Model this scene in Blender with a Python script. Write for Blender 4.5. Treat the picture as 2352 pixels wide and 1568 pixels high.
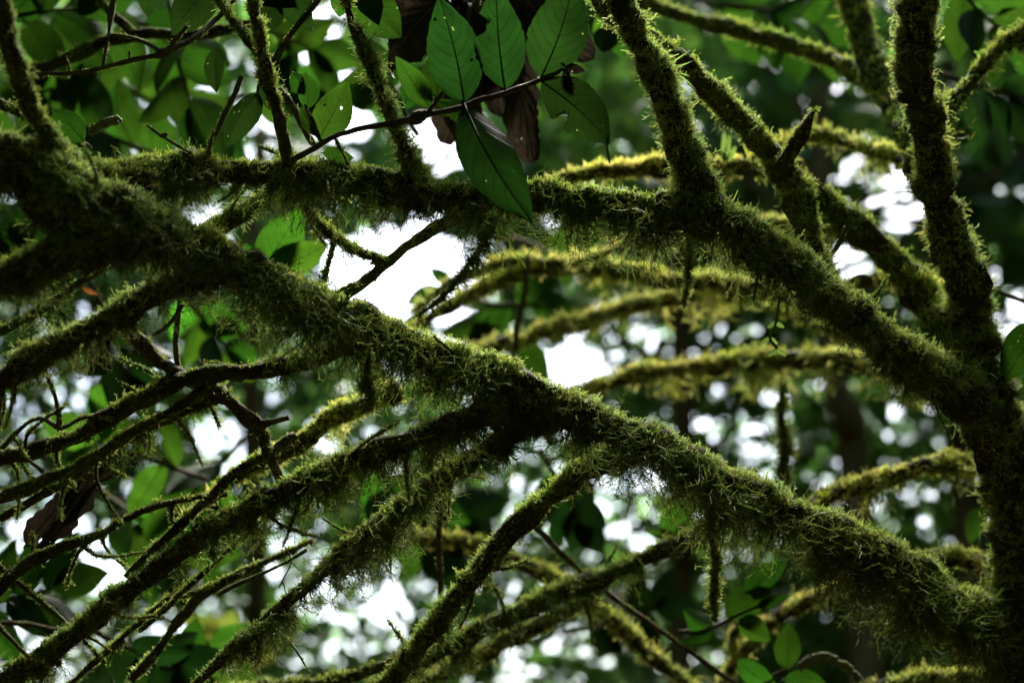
import bpy, math
import numpy as np
from mathutils import Vector

R = math.radians
for o in list(bpy.data.objects):
    bpy.data.objects.remove(o)
scene = bpy.context.scene
col = scene.collection

# ------------------------------------------------------------------ camera
PITCH = 20.0
FOCUS = 2.5
cam_d = bpy.data.cameras.new('camera')
cam_d.lens = 60; cam_d.sensor_width = 36
cam_d.clip_start = 0.05; cam_d.clip_end = 600
cam_d.dof.use_dof = True
cam_d.dof.focus_distance = FOCUS
cam_d.dof.aperture_fstop = 2.1
cam = bpy.data.objects.new('camera', cam_d); col.objects.link(cam)
CAM = np.array([0.0, 0.0, 1.6])
cam.location = CAM; cam.rotation_euler = (R(90 + PITCH), 0, 0)
scene.camera = cam

# ------------------------------------------------------------------ light
world = bpy.data.worlds.new('World'); scene.world = world
world.use_nodes = True
nt = world.node_tree; nt.nodes.clear()
sky = nt.nodes.new('ShaderNodeTexSky'); sky.sky_type = 'NISHITA'; sky.sun_disc = False
sky.sun_elevation = R(54); sky.sun_rotation = R(16)
sky.air_density = 1.2; sky.dust_density = 3.0; sky.ozone_density = 1.0
hs = nt.nodes.new('ShaderNodeHueSaturation'); hs.inputs['Saturation'].default_value = 0.95
bg = nt.nodes.new('ShaderNodeBackground'); bg.inputs['Strength'].default_value = 0.058
wo = nt.nodes.new('ShaderNodeOutputWorld')
nt.links.new(sky.outputs[0], hs.inputs['Color']); nt.links.new(hs.outputs[0], bg.inputs['Color'])
nt.links.new(bg.outputs[0], wo.inputs['Surface'])

sun_d = bpy.data.lights.new('sun', 'SUN'); sun_d.energy = 5.0; sun_d.angle = R(28); sun_d.color = (1, .96, .86)
sun = bpy.data.objects.new('sun', sun_d); col.objects.link(sun)
sun.rotation_euler = (R(-36), 0, R(-16)); sun.location = (0, 6, 14)

scene.view_settings.view_transform = 'Standard'
scene.view_settings.look = 'None'
scene.view_settings.exposure = 3.6
scene.view_settings.gamma = 1
scene.view_settings.use_curve_mapping = False
scene.render.engine = 'CYCLES'
scene.cycles.use_denoising = True
scene.cycles.denoiser = 'OPENIMAGEDENOISE'
scene.cycles.max_bounces = 6
scene.cycles.diffuse_bounces = 4
scene.cycles.transmission_bounces = 4
scene.cycles.transparent_max_bounces = 6
scene.cycles.caustics_reflective = False
scene.cycles.caustics_refractive = False

# ------------------------------------------------------------------ coordinates
FW = np.array([0, math.cos(R(PITCH)), math.sin(R(PITCH))])
RT = np.array([1.0, 0, 0])
UP = np.cross(RT, FW)
def unit(d): return d * 0.6 / 2352.0                 # metres covered by one unit of the layout grid at distance d
def at(x, y, d):
    return CAM + d * FW + (x - 1176) * unit(d) * RT - (y - 784) * unit(d) * UP
ZUP = np.array([0, 0, 1.0])
def nrm(v):
    v = np.asarray(v, float)
    return v / np.maximum(np.linalg.norm(v, axis=-1, keepdims=True), 1e-9)

# ------------------------------------------------------------------ materials
def new_mat(name):
    m = bpy.data.materials.new(name); m.use_nodes = True
    m.node_tree.nodes.clear()
    return m, m.node_tree
def nd(t, typ, **kw):
    n = t.nodes.new(typ)
    for k, v in kw.items():
        if k in n.inputs.keys(): n.inputs[k].default_value = v
        else: setattr(n, k, v)
    return n
def math_node(t, op, a, b=None, c=None):
    n = t.nodes.new('ShaderNodeMath'); n.operation = op
    for i, v in enumerate((a, b, c)):
        if v is None: continue
        if isinstance(v, (int, float)): n.inputs[i].default_value = v
        else: t.links.new(v, n.inputs[i])
    return n.outputs[0]

def moss_material():
    m, t = new_mat('moss')
    at_ = nd(t, 'ShaderNodeAttribute', attribute_name='tint')
    df = nd(t, 'ShaderNodeBsdfDiffuse'); tr = nd(t, 'ShaderNodeBsdfTranslucent'); gl = nd(t, 'ShaderNodeBsdfGlossy', Roughness=.38)
    m1 = nd(t, 'ShaderNodeMixShader', Fac=.22); m2 = nd(t, 'ShaderNodeMixShader', Fac=.007)
    out = nd(t, 'ShaderNodeOutputMaterial')
    L = t.links.new
    L(at_.outputs['Color'], df.inputs['Color']); L(at_.outputs['Color'], tr.inputs['Color'])
    L(df.outputs[0], m1.inputs[1]); L(tr.outputs[0], m1.inputs[2])
    L(m1.outputs[0], m2.inputs[1]); L(gl.outputs[0], m2.inputs[2]); L(m2.outputs[0], out.inputs['Surface'])
    return m

def bark_material(name, c1, c2, c3, scale=60):
    m, t = new_mat(name); L = t.links.new
    tc = nd(t, 'ShaderNodeTexCoord')
    n1 = nd(t, 'ShaderNodeTexNoise', Scale=scale, Detail=8.0, Roughness=.65)
    n2 = nd(t, 'ShaderNodeTexNoise', Scale=scale * .22, Detail=4.0)
    L(tc.outputs['Object'], n1.inputs['Vector']); L(tc.outputs['Object'], n2.inputs['Vector'])
    r1 = nd(t, 'ShaderNodeValToRGB'); r1.color_ramp.elements[0].color = (*c1, 1); r1.color_ramp.elements[1].color = (*c2, 1)
    r1.color_ramp.elements[0].position = .35; r1.color_ramp.elements[1].position = .7
    r2 = nd(t, 'ShaderNodeValToRGB'); r2.color_ramp.elements[0].position = .5; r2.color_ramp.elements[1].position = .62
    mx = nd(t, 'ShaderNodeMix', data_type='RGBA')
    L(n1.outputs['Fac'], r1.inputs[0]); L(n2.outputs['Fac'], r2.inputs[0])
    L(r2.outputs[0], mx.inputs['Factor']); L(r1.outputs[0], mx.inputs['A']); mx.inputs['B'].default_value = (*c3, 1)
    bp = nd(t, 'ShaderNodeBump', Strength=.8, Distance=.004); L(n1.outputs['Fac'], bp.inputs['Height'])
    p = nd(t, 'ShaderNodeBsdfPrincipled', Roughness=.95); p.inputs['Specular IOR Level'].default_value = .08; out = nd(t, 'ShaderNodeOutputMaterial')
    L(mx.outputs['Result'], p.inputs['Base Color']); L(bp.outputs[0], p.inputs['Normal']); L(p.outputs[0], out.inputs['Surface'])
    return m

def leaf_material(name, base, trans, vein, spots, tfac=.5, nvein=8.0, veindark=.45):
    """leaf blade: UV x runs across (midrib at .5), y from stalk to tip; raised side veins and pale specks"""
    m, t = new_mat(name); L = t.links.new
    uv = nd(t, 'ShaderNodeUVMap'); sp = nd(t, 'ShaderNodeSeparateXYZ'); L(uv.outputs[0], sp.inputs[0])
    a = math_node(t, 'ABSOLUTE', math_node(t, 'SUBTRACT', sp.outputs[0], .5))
    a2 = math_node(t, 'POWER', a, 1.5)
    q = math_node(t, 'SUBTRACT', sp.outputs[1], math_node(t, 'MULTIPLY', a2, .75))
    fr = math_node(t, 'FRACT', math_node(t, 'MULTIPLY', q, nvein))
    dist = math_node(t, 'ABSOLUTE', math_node(t, 'SUBTRACT', fr, .5))
    line = nd(t, 'ShaderNodeMapRange'); line.inputs['From Min'].default_value = .0; line.inputs['From Max'].default_value = .09
    line.inputs['To Min'].default_value = 1; line.inputs['To Max'].default_value = 0
    L(dist, line.inputs['Value'])
    tc = nd(t, 'ShaderNodeTexCoord')
    no = nd(t, 'ShaderNodeTexNoise', Scale=22.0, Detail=4.0); L(tc.outputs['Object'], no.inputs['Vector'])
    oi = nd(t, 'ShaderNodeObjectInfo')
    hsv = nd(t, 'ShaderNodeHueSaturation')
    hv = math_node(t, 'MULTIPLY_ADD', oi.outputs['Random'], .03, .488)
    vv = math_node(t, 'MULTIPLY_ADD', math_node(t, 'FRACT', math_node(t, 'MULTIPLY', oi.outputs['Random'], 7.31)), .7, .6)
    vv = math_node(t, 'MULTIPLY', vv, math_node(t, 'MULTIPLY_ADD', no.outputs['Fac'], 1.3, .35))
    L(hv, hsv.inputs['Hue']); L(vv, hsv.inputs['Value'])
    vo = nd(t, 'ShaderNodeTexVoronoi', Scale=90.0); L(tc.outputs['Object'], vo.inputs['Vector'])
    n3 = nd(t, 'ShaderNodeTexNoise', Scale=30.0); L(tc.outputs['Object'], n3.inputs['Vector'])
    sf = math_node(t, 'MULTIPLY', math_node(t, 'LESS_THAN', vo.outputs['Distance'], .11), math_node(t, 'GREATER_THAN', n3.outputs['Fac'], .60))
    def chan(c):
        mx = nd(t, 'ShaderNodeMix', data_type='RGBA'); mx.inputs['A'].default_value = (*c, 1)
        mx.inputs['B'].default_value = (*[x * (1 - veindark) for x in c], 1)
        L(line.outputs[0], mx.inputs['Factor'])
        h = nd(t, 'ShaderNodeHueSaturation'); L(hv, h.inputs['Hue']); L(vv, h.inputs['Value']); L(mx.outputs['Result'], h.inputs['Color'])
        m2 = nd(t, 'ShaderNodeMix', data_type='RGBA'); m2.inputs['B'].default_value = (*spots, 1)
        L(sf, m2.inputs['Factor']); L(h.outputs[0], m2.inputs['A'])
        return m2.outputs['Result']
    p = nd(t, 'ShaderNodeBsdfPrincipled', Roughness=.62); tr = nd(t, 'ShaderNodeBsdfTranslucent')
    p.inputs['Specular IOR Level'].default_value = .08
    L(chan(base), p.inputs['Base Color']); L(chan(trans), tr.inputs['Color'])
    bp = nd(t, 'ShaderNodeBump', Strength=.35, Distance=.002); L(line.outputs[0], bp.inputs['Height'])
    L(bp.outputs[0], p.inputs['Normal'])
    ms = nd(t, 'ShaderNodeMixShader', Fac=tfac); out = nd(t, 'ShaderNodeOutputMaterial')
    L(p.outputs[0], ms.inputs[1]); L(tr.outputs[0], ms.inputs[2]); L(ms.outputs[0], out.inputs['Surface'])
    return m

def plain_material(name, c, rough=.7, trans=None):
    m, t = new_mat(name); L = t.links.new
    tc = nd(t, 'ShaderNodeTexCoord'); no = nd(t, 'ShaderNodeTexNoise', Scale=120.0, Detail=5.0); L(tc.outputs['Object'], no.inputs['Vector'])
    r = nd(t, 'ShaderNodeValToRGB'); r.color_ramp.elements[0].color = (*[x * .55 for x in c], 1); r.color_ramp.elements[1].color = (*[min(1, x * 1.4) for x in c], 1)
    L(no.outputs['Fac'], r.inputs[0])
    p = nd(t, 'ShaderNodeBsdfPrincipled', Roughness=rough); p.inputs['Specular IOR Level'].default_value = .1; out = nd(t, 'ShaderNodeOutputMaterial')
    L(r.outputs[0], p.inputs['Base Color'])
    if trans:
        tr = nd(t, 'ShaderNodeBsdfTranslucent'); tr.inputs['Color'].default_value = (*trans, 1)
        ms = nd(t, 'ShaderNodeMixShader', Fac=.45); L(p.outputs[0], ms.inputs[1]); L(tr.outputs[0], ms.inputs[2]); L(ms.outputs[0], out.inputs['Surface'])
    else:
        L(p.outputs[0], out.inputs['Surface'])
    return m

M = {}
M['moss'] = moss_material()
M['bark'] = bark_material('mossy bark', (.014, .012, .006), (.036, .032, .012), (.040, .050, .012))
M['twig'] = bark_material('bare twig bark', (.022, .016, .010), (.065, .050, .032), (.05, .055, .025), 140)
M['fartrunk'] = bark_material('far trunk bark', (.05, .035, .018), (.13, .09, .05), (.06, .07, .025), 9)
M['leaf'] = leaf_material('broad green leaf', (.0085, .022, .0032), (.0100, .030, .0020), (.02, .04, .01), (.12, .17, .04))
M['leafdark'] = leaf_material('shaded green leaf', (.0062, .0150, .0032), (.0038, .0118, .0014), (.02, .04, .01), (.09, .14, .03))  # darker copy of the leaf green, shade put into its colour
M['leafyellow'] = leaf_material('yellowing leaf', (.07, .075, .012), (.10, .11, .008), (.02, .04, .01), (.4, .3, .1))
M['leaffresh'] = leaf_material('bright green leaf', (.013, .036, .004), (.020, .060, .0035), (.02, .04, .01), (.12, .2, .05))  # brighter copy of the leaf green, extra light put into its colour
M['leaflime'] = leaf_material('sunlit lime leaf', (.15, .18, .04), (.24, .29, .04), (.02, .04, .01), (.4, .4, .1))  # sunlight on these leaves is put into the colour
M['leafdry'] = leaf_material('dry brown leaf', (.030, .026, .023), (.008, .006, .004), (.03, .02, .01), (.2, .17, .14), tfac=.25, nvein=13.0, veindark=.75)
M['midrib'] = plain_material('leaf midrib', (.014, .022, .008), .6)
M['drymidrib'] = plain_material('dry leaf midrib', (.06, .045, .035), .8)
M['rust'] = plain_material('rusty dead leaf', (.09, .035, .012), .8, (.13, .045, .01))
M['grass'] = plain_material('narrow green blade', (.03, .07, .015), .5, (.08, .2, .03))
M['bead'] = plain_material('pale green flower bead', (.16, .19, .08), .6, (.2, .25, .08))
M['shoot'] = plain_material('pale green shoot', (.055, .085, .022), .6, (.07, .115, .02))
def stuff_leaf():
    m, t = new_mat('forest leaf'); L = t.links.new
    a = nd(t, 'ShaderNodeAttribute', attribute_name='tint')
    p = nd(t, 'ShaderNodeBsdfPrincipled', Roughness=.5); tr = nd(t, 'ShaderNodeBsdfTranslucent')
    p.inputs['Specular IOR Level'].default_value = .3
    mul = nd(t, 'ShaderNodeMix', data_type='RGBA', blend_type='MULTIPLY'); mul.inputs['Factor'].default_value = 1; mul.inputs['B'].default_value = (1.6, 2.2, 1.0, 1)
    L(a.outputs['Color'], p.inputs['Base Color']); L(a.outputs['Color'], mul.inputs['A']); L(mul.outputs['Result'], tr.inputs['Color'])
    ms = nd(t, 'ShaderNodeMixShader', Fac=.4); out = nd(t, 'ShaderNodeOutputMaterial')
    L(p.outputs[0], ms.inputs[1]); L(tr.outputs[0], ms.inputs[2]); L(ms.outputs[0], out.inputs['Surface'])
    return m
M['forest'] = stuff_leaf()
M['ground'] = bark_material('leaf litter soil', (.018, .013, .008), (.06, .042, .022), (.025, .03, .012), 6)

# ------------------------------------------------------------------ object helpers
def tag(o, label=None, cat=None, group=None, kind=None):
    if label: o['label'] = label
    if cat: o['category'] = cat
    if group: o['group'] = group
    if kind: o['kind'] = kind
    return o
def root(name, loc, label, cat, group=None):
    e = bpy.data.objects.new(name, None); e.empty_display_size = .05
    e.location = loc; col.objects.link(e); tag(e, label, cat, group)
    return e
def origin_of(p):
    while p.parent is not None: p = p.parent
    return np.array(p.location)
def link_mesh(name, me, mat, parent=None):
    o = bpy.data.objects.new(name, me); me.materials.append(mat); col.objects.link(o)
    if parent is not None: o.parent = parent
    return o
def mesh_quads(name, V, Q, mat, parent=None, tint=None, smooth=False, uv=None):
    """V (n,3) world points, Q (m,4) or (m,3) indices"""
    V = np.asarray(V, np.float32)
    if parent is not None: V = V - origin_of(parent).astype(np.float32)
    Q = np.asarray(Q, np.int32); k = Q.shape[1]
    me = bpy.data.meshes.new(name)
    me.vertices.add(len(V)); me.vertices.foreach_set('co', V.ravel())
    me.loops.add(Q.size); me.loops.foreach_set('vertex_index', Q.ravel())
    me.polygons.add(len(Q)); me.polygons.foreach_set('loop_start', np.arange(0, Q.size, k, dtype=np.int32))
    if smooth: me.polygons.foreach_set('use_smooth', np.ones(len(Q), bool))
    me.update(calc_edges=True)
    if tint is not None:
        a = me.color_attributes.new('tint', 'FLOAT_COLOR', 'POINT')
        c = np.ones((len(V), 4), np.float32); c[:, :3] = tint
        a.data.foreach_set('color', c.ravel())
    if uv is not None:
        l = me.uv_layers.new(name='UVMap'); l.data.foreach_set('uv', np.asarray(uv, np.float32)[Q.ravel()].ravel())
    return link_mesh(name, me, mat, parent)

def catmull(P, n_per):
    P = np.asarray(P, float)
    if len(P) == 2: P = np.vstack([P[0], (P[0] + P[1]) / 2, P[1]])
    E = np.vstack([2 * P[0] - P[1], P, 2 * P[-1] - P[-2]])
    out = []
    for i in range(1, len(E) - 2):
        t = np.linspace(0, 1, n_per, endpoint=False)[:, None]
        p0, p1, p2, p3 = E[i - 1], E[i], E[i + 1], E[i + 2]
        out.append(.5 * ((2 * p1) + (-p0 + p2) * t + (2 * p0 - 5 * p1 + 4 * p2 - p3) * t ** 2 + (-p0 + 3 * p1 - 3 * p2 + p3) * t ** 3))
    out.append(E[-2][None]); return np.vstack(out)

def frames(P):
    T = nrm(np.gradient(P, axis=0))
    N = np.zeros_like(T)
    a = np.array([0, 0, 1.0]) if abs(T[0, 2]) < .9 else np.array([0, 1.0, 0])
    n = nrm(np.cross(np.cross(T[0], a), T[0])); N[0] = n
    for i in range(1, len(P)):
        n = n - T[i] * np.dot(n, T[i]); n = nrm(n); N[i] = n
    return T, N, np.cross(T, N)

def tube_arrays(P, rad, sides=10, bump=0.0, rng=None, cap=True):
    T, N, B = frames(P)
    th = np.linspace(0, 2 * np.pi, sides, endpoint=False)
    r = np.repeat(np.asarray(rad)[:, None], sides, 1)
    if bump and rng is not None:
        ph = rng.uniform(0, 6.28, (4, 2)); s = np.arange(len(P))[:, None]
        w = np.sin(.55 * s + 2 * th + ph[0, 0]) + np.sin(.23 * s - 3 * th + ph[1, 0]) + .8 * np.sin(1.1 * s + th + ph[2, 0]) + rng.normal(0, .5, r.shape)
        r = r * (1 + bump * w)
    V = P[:, None] + r[..., None] * (np.cos(th)[None, :, None] * N[:, None] + np.sin(th)[None, :, None] * B[:, None])
    n = len(P); V = V.reshape(-1, 3)
    i = np.arange(n - 1)[:, None] * sides; j = np.arange(sides)[None]
    k = (j + 1) % sides
    Q = np.stack([i + j, i + k, i + sides + k, i + sides + j], -1).reshape(-1, 4)
    if cap:
        for e, base in ((0, 0), (1, (n - 1) * sides)):
            V = np.vstack([V, P[-1 if e else 0]]); c = len(V) - 1
            for q in range(0, sides, 2):
                a_, b_, d_ = base + q, base + (q + 1) % sides, base + (q + 2) % sides
                Q = np.vstack([Q, [[a_, c, d_, b_]] if not e else [[a_, b_, d_, c]]])
    return V, Q

# ------------------------------------------------------------------ moss
class Strands:
    """collects flat tapering filaments; one mesh at the end"""
    def __init__(s): s.V, s.Q, s.C, s.n = [], [], [], 0
    def add(s, P, W, C0, C1, rng):
        """P (N,K+1,3) centre lines, W (N,) base width, C0/C1 (N,3) colour at root and tip"""
        N, K1 = P.shape[:2]
        if N == 0: return
        D = np.gradient(P, axis=1)
        S = nrm(np.cross(D, rng.normal(size=(N, 1, 3))))
        tp = np.linspace(1, .38, K1)[None, :, None] * W[:, None, None] * .5
        V = np.stack([P - S * tp, P + S * tp], 2)           # N,K1,2,3
        f = np.linspace(0, 1, K1)[None, :, None]
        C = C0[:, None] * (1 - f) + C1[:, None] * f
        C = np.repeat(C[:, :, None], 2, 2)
        b = s.n + np.arange(N)[:, None] * (2 * K1) + 2 * np.arange(K1 - 1)[None]
        Q = np.stack([b, b + 1, b + 3, b + 2], -1).reshape(-1, 4)
        s.V.append(V.reshape(-1, 3)); s.C.append(C.reshape(-1, 3)); s.Q.append(Q); s.n += N * K1 * 2
    def build(s, parent, name='moss'):
        if not s.V: return None
        o = mesh_quads(name, np.vstack(s.V), np.vstack(s.Q), M['moss'], parent, tint=np.vstack(s.C))
        o['kind'] = 'stuff'
        global MOSS_TRIS
        MOSS_TRIS += 2 * sum(len(q) for q in s.Q)
        return o
MOSS_TRIS = 0

def walk(P0, D0, L, K, curl, grav, rng):
    N = len(P0); P = np.zeros((N, K + 1, 3)); P[:, 0] = P0; d = nrm(D0); bias = rng.normal(0, 1, (N, 3))
    for k in range(K):
        P[:, k + 1] = P[:, k] + d * (L / K)[:, None]
        d = nrm(d + curl * (rng.normal(0, 1, (N, 3)) * .75 + bias * .5) + np.array([0, 0, -1.0]) * grav)
    return P
def side_shoots(P, L, cap, W, frac, rng, K=1, both=True):
    """short filaments from every inner node of the lines P; returns centre lines and widths"""
    N, K1 = P.shape[:2]; outP, outW, idx = [], [], []
    for k in range(1, K1 - 1 if K1 > 3 else K1):
        d = nrm(P[:, k] - P[:, k - 1])
        sd = nrm(np.cross(d, rng.normal(size=(N, 3))))
        for sg in ((-1, 1) if both else (1,)):
            keep = rng.random(N) < frac
            l = np.minimum(L * rng.uniform(.18, .42, N), cap * rng.uniform(.5, 1.2, N))[keep]
            dd = nrm(d * .75 + sg * sd * .8 + rng.normal(0, .25, (N, 3)))[keep]
            outP.append(walk(P[keep, k], dd, l, K, .25, .05, rng)); outW.append(W[keep] * .75); idx.append(np.nonzero(keep)[0])
    return np.vstack(outP), np.concatenate(outW), np.concatenate(idx)

_ph = np.random.default_rng(5).uniform(0, 6.28, (8, 3)); _kk = np.random.default_rng(6).normal(0, 1, (8, 3))
def patch(P, scale):
    """smooth 3-D noise, roughly 0..1"""
    s = 0
    for i in range(8): s = s + np.sin(P @ (_kk[i] / scale) + _ph[i, 0])
    return np.clip(.5 + s / 7.0, 0, 1)

PAL = dict(
    yellow=np.array([.36, .41, .055]), green=np.array([.14, .28, .045]), grey=np.array([.25, .35, .14]),
    olive=np.array([.11, .13, .025]), brown=np.array([.11, .07, .025]), tan=np.array([.52, .45, .14]))
def moss_colour(P, mix, rng, shade=1.0):
    """mix: weights of (yellow, green, grey, olive, brown, tan); colour comes in patches"""
    N = len(P); names = ('yellow', 'green', 'grey', 'olive', 'brown', 'tan')
    w = np.array(mix, float)[None] * np.stack([.25 + 1.6 * patch(P + i * 3.7, .035 + .01 * i) ** 2 for i in range(6)], 1)
    w = w * rng.gamma(1.2, 1, w.shape); w /= w.sum(1, keepdims=True)
    C = w @ np.stack([PAL[n] for n in names])
    return C * rng.uniform(.65, 1.3, (N, 1)) * shade

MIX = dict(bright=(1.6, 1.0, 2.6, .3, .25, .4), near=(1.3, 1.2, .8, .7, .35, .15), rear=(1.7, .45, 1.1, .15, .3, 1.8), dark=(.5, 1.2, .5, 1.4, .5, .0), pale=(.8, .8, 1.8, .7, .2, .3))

def moss_on(parent, path, rad, dist, hang, rng, fuzz=11, f=8.0, s=2.2, h=1.1, mix='near', fine=True, topbias=.0, wid=1.0):
    """path (n,3), rad (n,), dist (n,) distance from camera, hang (n,) length of hanging moss in layout units;
    strands grow in tufts that share a lean, a length and a colour"""
    T, N, B = frames(path); n = len(path)
    seg = np.linalg.norm(np.gradient(path, axis=0), axis=1); u = unit(dist); px = seg / u
    lx, ly, _ = layout_of(path); px = px * ((lx > -230) & (lx < 2580) & (ly > -230) & (ly < 1800))
    st = Strands(); mx = MIX[mix]
    def pick(weight, count, tuft, spread):
        w = np.maximum(weight, 0); tot = w.sum(); nt_ = int(count / tuft)
        if tot <= 0 or nt_ < 1: return None
        i = rng.choice(n, nt_, p=w / tot); th = rng.uniform(0, 2 * np.pi, nt_)
        nn = np.cos(th)[:, None] * N[i] + np.sin(th)[:, None] * B[i]
        keep = rng.random(nt_) < np.where((nn @ FW) < .35, 1, .4)
        pos = path[i] + nn * rad[i][:, None]
        cush = patch(pos, .030); cush2 = patch(pos + 5.0, .012)
        keep &= rng.random(nt_) < np.clip(.06 + 1.25 * cush + .65 * cush2, 0, 1)
        i, th, cush, cush2 = i[keep], th[keep], cush[keep], cush2[keep]; m_ = len(i)
        if m_ == 0: return None
        off = rng.uniform(-.5, .5, m_) * seg[i]; lean = rng.normal(0, .55, (m_, 3)); lm = rng.gamma(3.2, 1 / 3.2, m_) * (.22 + 1.1 * cush + .7 * cush2)
        cnt = rng.poisson(tuft, m_) + 1
        r_ = lambda a: np.repeat(a, cnt, 0)
        tid = np.repeat(np.arange(m_), cnt); i, th, off = r_(i), r_(th), r_(off)
        k = len(i)
        th = th + rng.normal(0, 1, k) * spread * .6 * u[i] / np.maximum(rad[i], 4 * u[i]); off = off + rng.normal(0, 1, k) * spread * u[i]
        nn = np.cos(th)[:, None] * N[i] + np.sin(th)[:, None] * B[i]
        p = path[i] + T[i] * off[:, None] + nn * (rad[i] * rng.uniform(.8, 1.0, k))[:, None]
        return i, nn, p, lean[tid], lm[tid], tid, m_
    def tuft_colour(p, tid, m_, mix_, sh=1.0):
        first = np.searchsorted(tid, np.arange(m_)) if len(tid) else np.array([], int)
        first = np.minimum(first, len(tid) - 1)
        c = moss_colour(p[first], mix_, rng, sh * (1.3 if mix == 'rear' else 1.0))  # rear moss lightened in colour to imitate sunlight on it
        return c[tid] * rng.uniform(.75, 1.25, (len(tid), 1))
    girth = np.clip(rad / u / 30, .35, 2.2); tot = (px * girth).sum()
    g = pick(px * girth, tot * f * 2.5, 12, 5.5)                     # short dense fuzz all round
    if g:
        i, nn, p, lean, lm, tid, m_ = g; c = tuft_colour(p, tid, m_, mx)
        keep = rng.random(len(i)) < np.where(nn[:, 2] > -.2, 1, .6 - topbias); i, nn, p, lean, lm, c = i[keep], nn[keep], p[keep], lean[keep], lm[keep], c[keep]
        L = fuzz * .78 * u[i] * rng.gamma(6, 1 / 6, len(i)) * (.35 + .45 * np.minimum(lm, 2))
        d = nn + ZUP * .45 + lean * .7 + rng.normal(0, .4, nn.shape); W = u[i] * rng.uniform(1.8, 3.6, len(i)) * wid
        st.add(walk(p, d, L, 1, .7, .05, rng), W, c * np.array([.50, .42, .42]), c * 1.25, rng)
    g = pick(px * girth, tot * s * 1.15, 7, 3.5)                     # branched sprigs on top and flanks
    if g:
        i, nn, p, lean, lm, tid, m_ = g; c = tuft_colour(p + .3, tid, m_, mx)
        keep = nn[:, 2] > rng.uniform(-.8, .25, len(i)); i, nn, p, lean, lm, c = i[keep], nn[keep], p[keep], lean[keep], lm[keep], c[keep]
        L = 1.5 * fuzz * u[i] * rng.gamma(7, 1 / 7, len(i)) * (.35 + .5 * np.minimum(lm, 1.7))
        d = nn + ZUP * .30 + lean + rng.normal(0, .4, nn.shape); W = u[i] * rng.uniform(2.0, 3.6, len(i)) * wid
        P = walk(p, d, L, 4, .72, .12, rng)
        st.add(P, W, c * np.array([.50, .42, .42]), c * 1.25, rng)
        if fine:
            cp, cw, ci = side_shoots(P, L, 9.5 * u[0], W, .82, rng)
            st.add(cp, cw, c[ci] * .9, c[ci] * 1.3, rng)
    if hang is not None and h > 0 and hang.max() > 0:               # hanging, branching filaments underneath; dark olive, deepened in colour to imitate backlit shade
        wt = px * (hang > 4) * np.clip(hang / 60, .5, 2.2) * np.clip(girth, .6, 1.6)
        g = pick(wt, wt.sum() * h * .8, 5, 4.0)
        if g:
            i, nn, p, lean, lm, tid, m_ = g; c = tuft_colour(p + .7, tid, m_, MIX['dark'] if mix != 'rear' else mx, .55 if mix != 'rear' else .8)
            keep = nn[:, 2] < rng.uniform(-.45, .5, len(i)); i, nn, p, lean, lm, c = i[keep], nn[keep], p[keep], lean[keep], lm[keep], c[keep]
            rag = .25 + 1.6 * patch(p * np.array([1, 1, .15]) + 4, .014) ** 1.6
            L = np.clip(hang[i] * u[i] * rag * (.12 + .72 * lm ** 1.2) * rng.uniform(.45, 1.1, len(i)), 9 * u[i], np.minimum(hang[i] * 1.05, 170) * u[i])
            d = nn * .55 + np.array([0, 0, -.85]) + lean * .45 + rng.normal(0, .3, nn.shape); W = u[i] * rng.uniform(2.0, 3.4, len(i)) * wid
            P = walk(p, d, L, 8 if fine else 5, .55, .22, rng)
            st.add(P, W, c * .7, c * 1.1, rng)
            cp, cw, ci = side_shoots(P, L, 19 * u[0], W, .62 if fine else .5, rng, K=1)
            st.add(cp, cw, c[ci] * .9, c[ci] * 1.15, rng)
    return st.build(parent)

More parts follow.
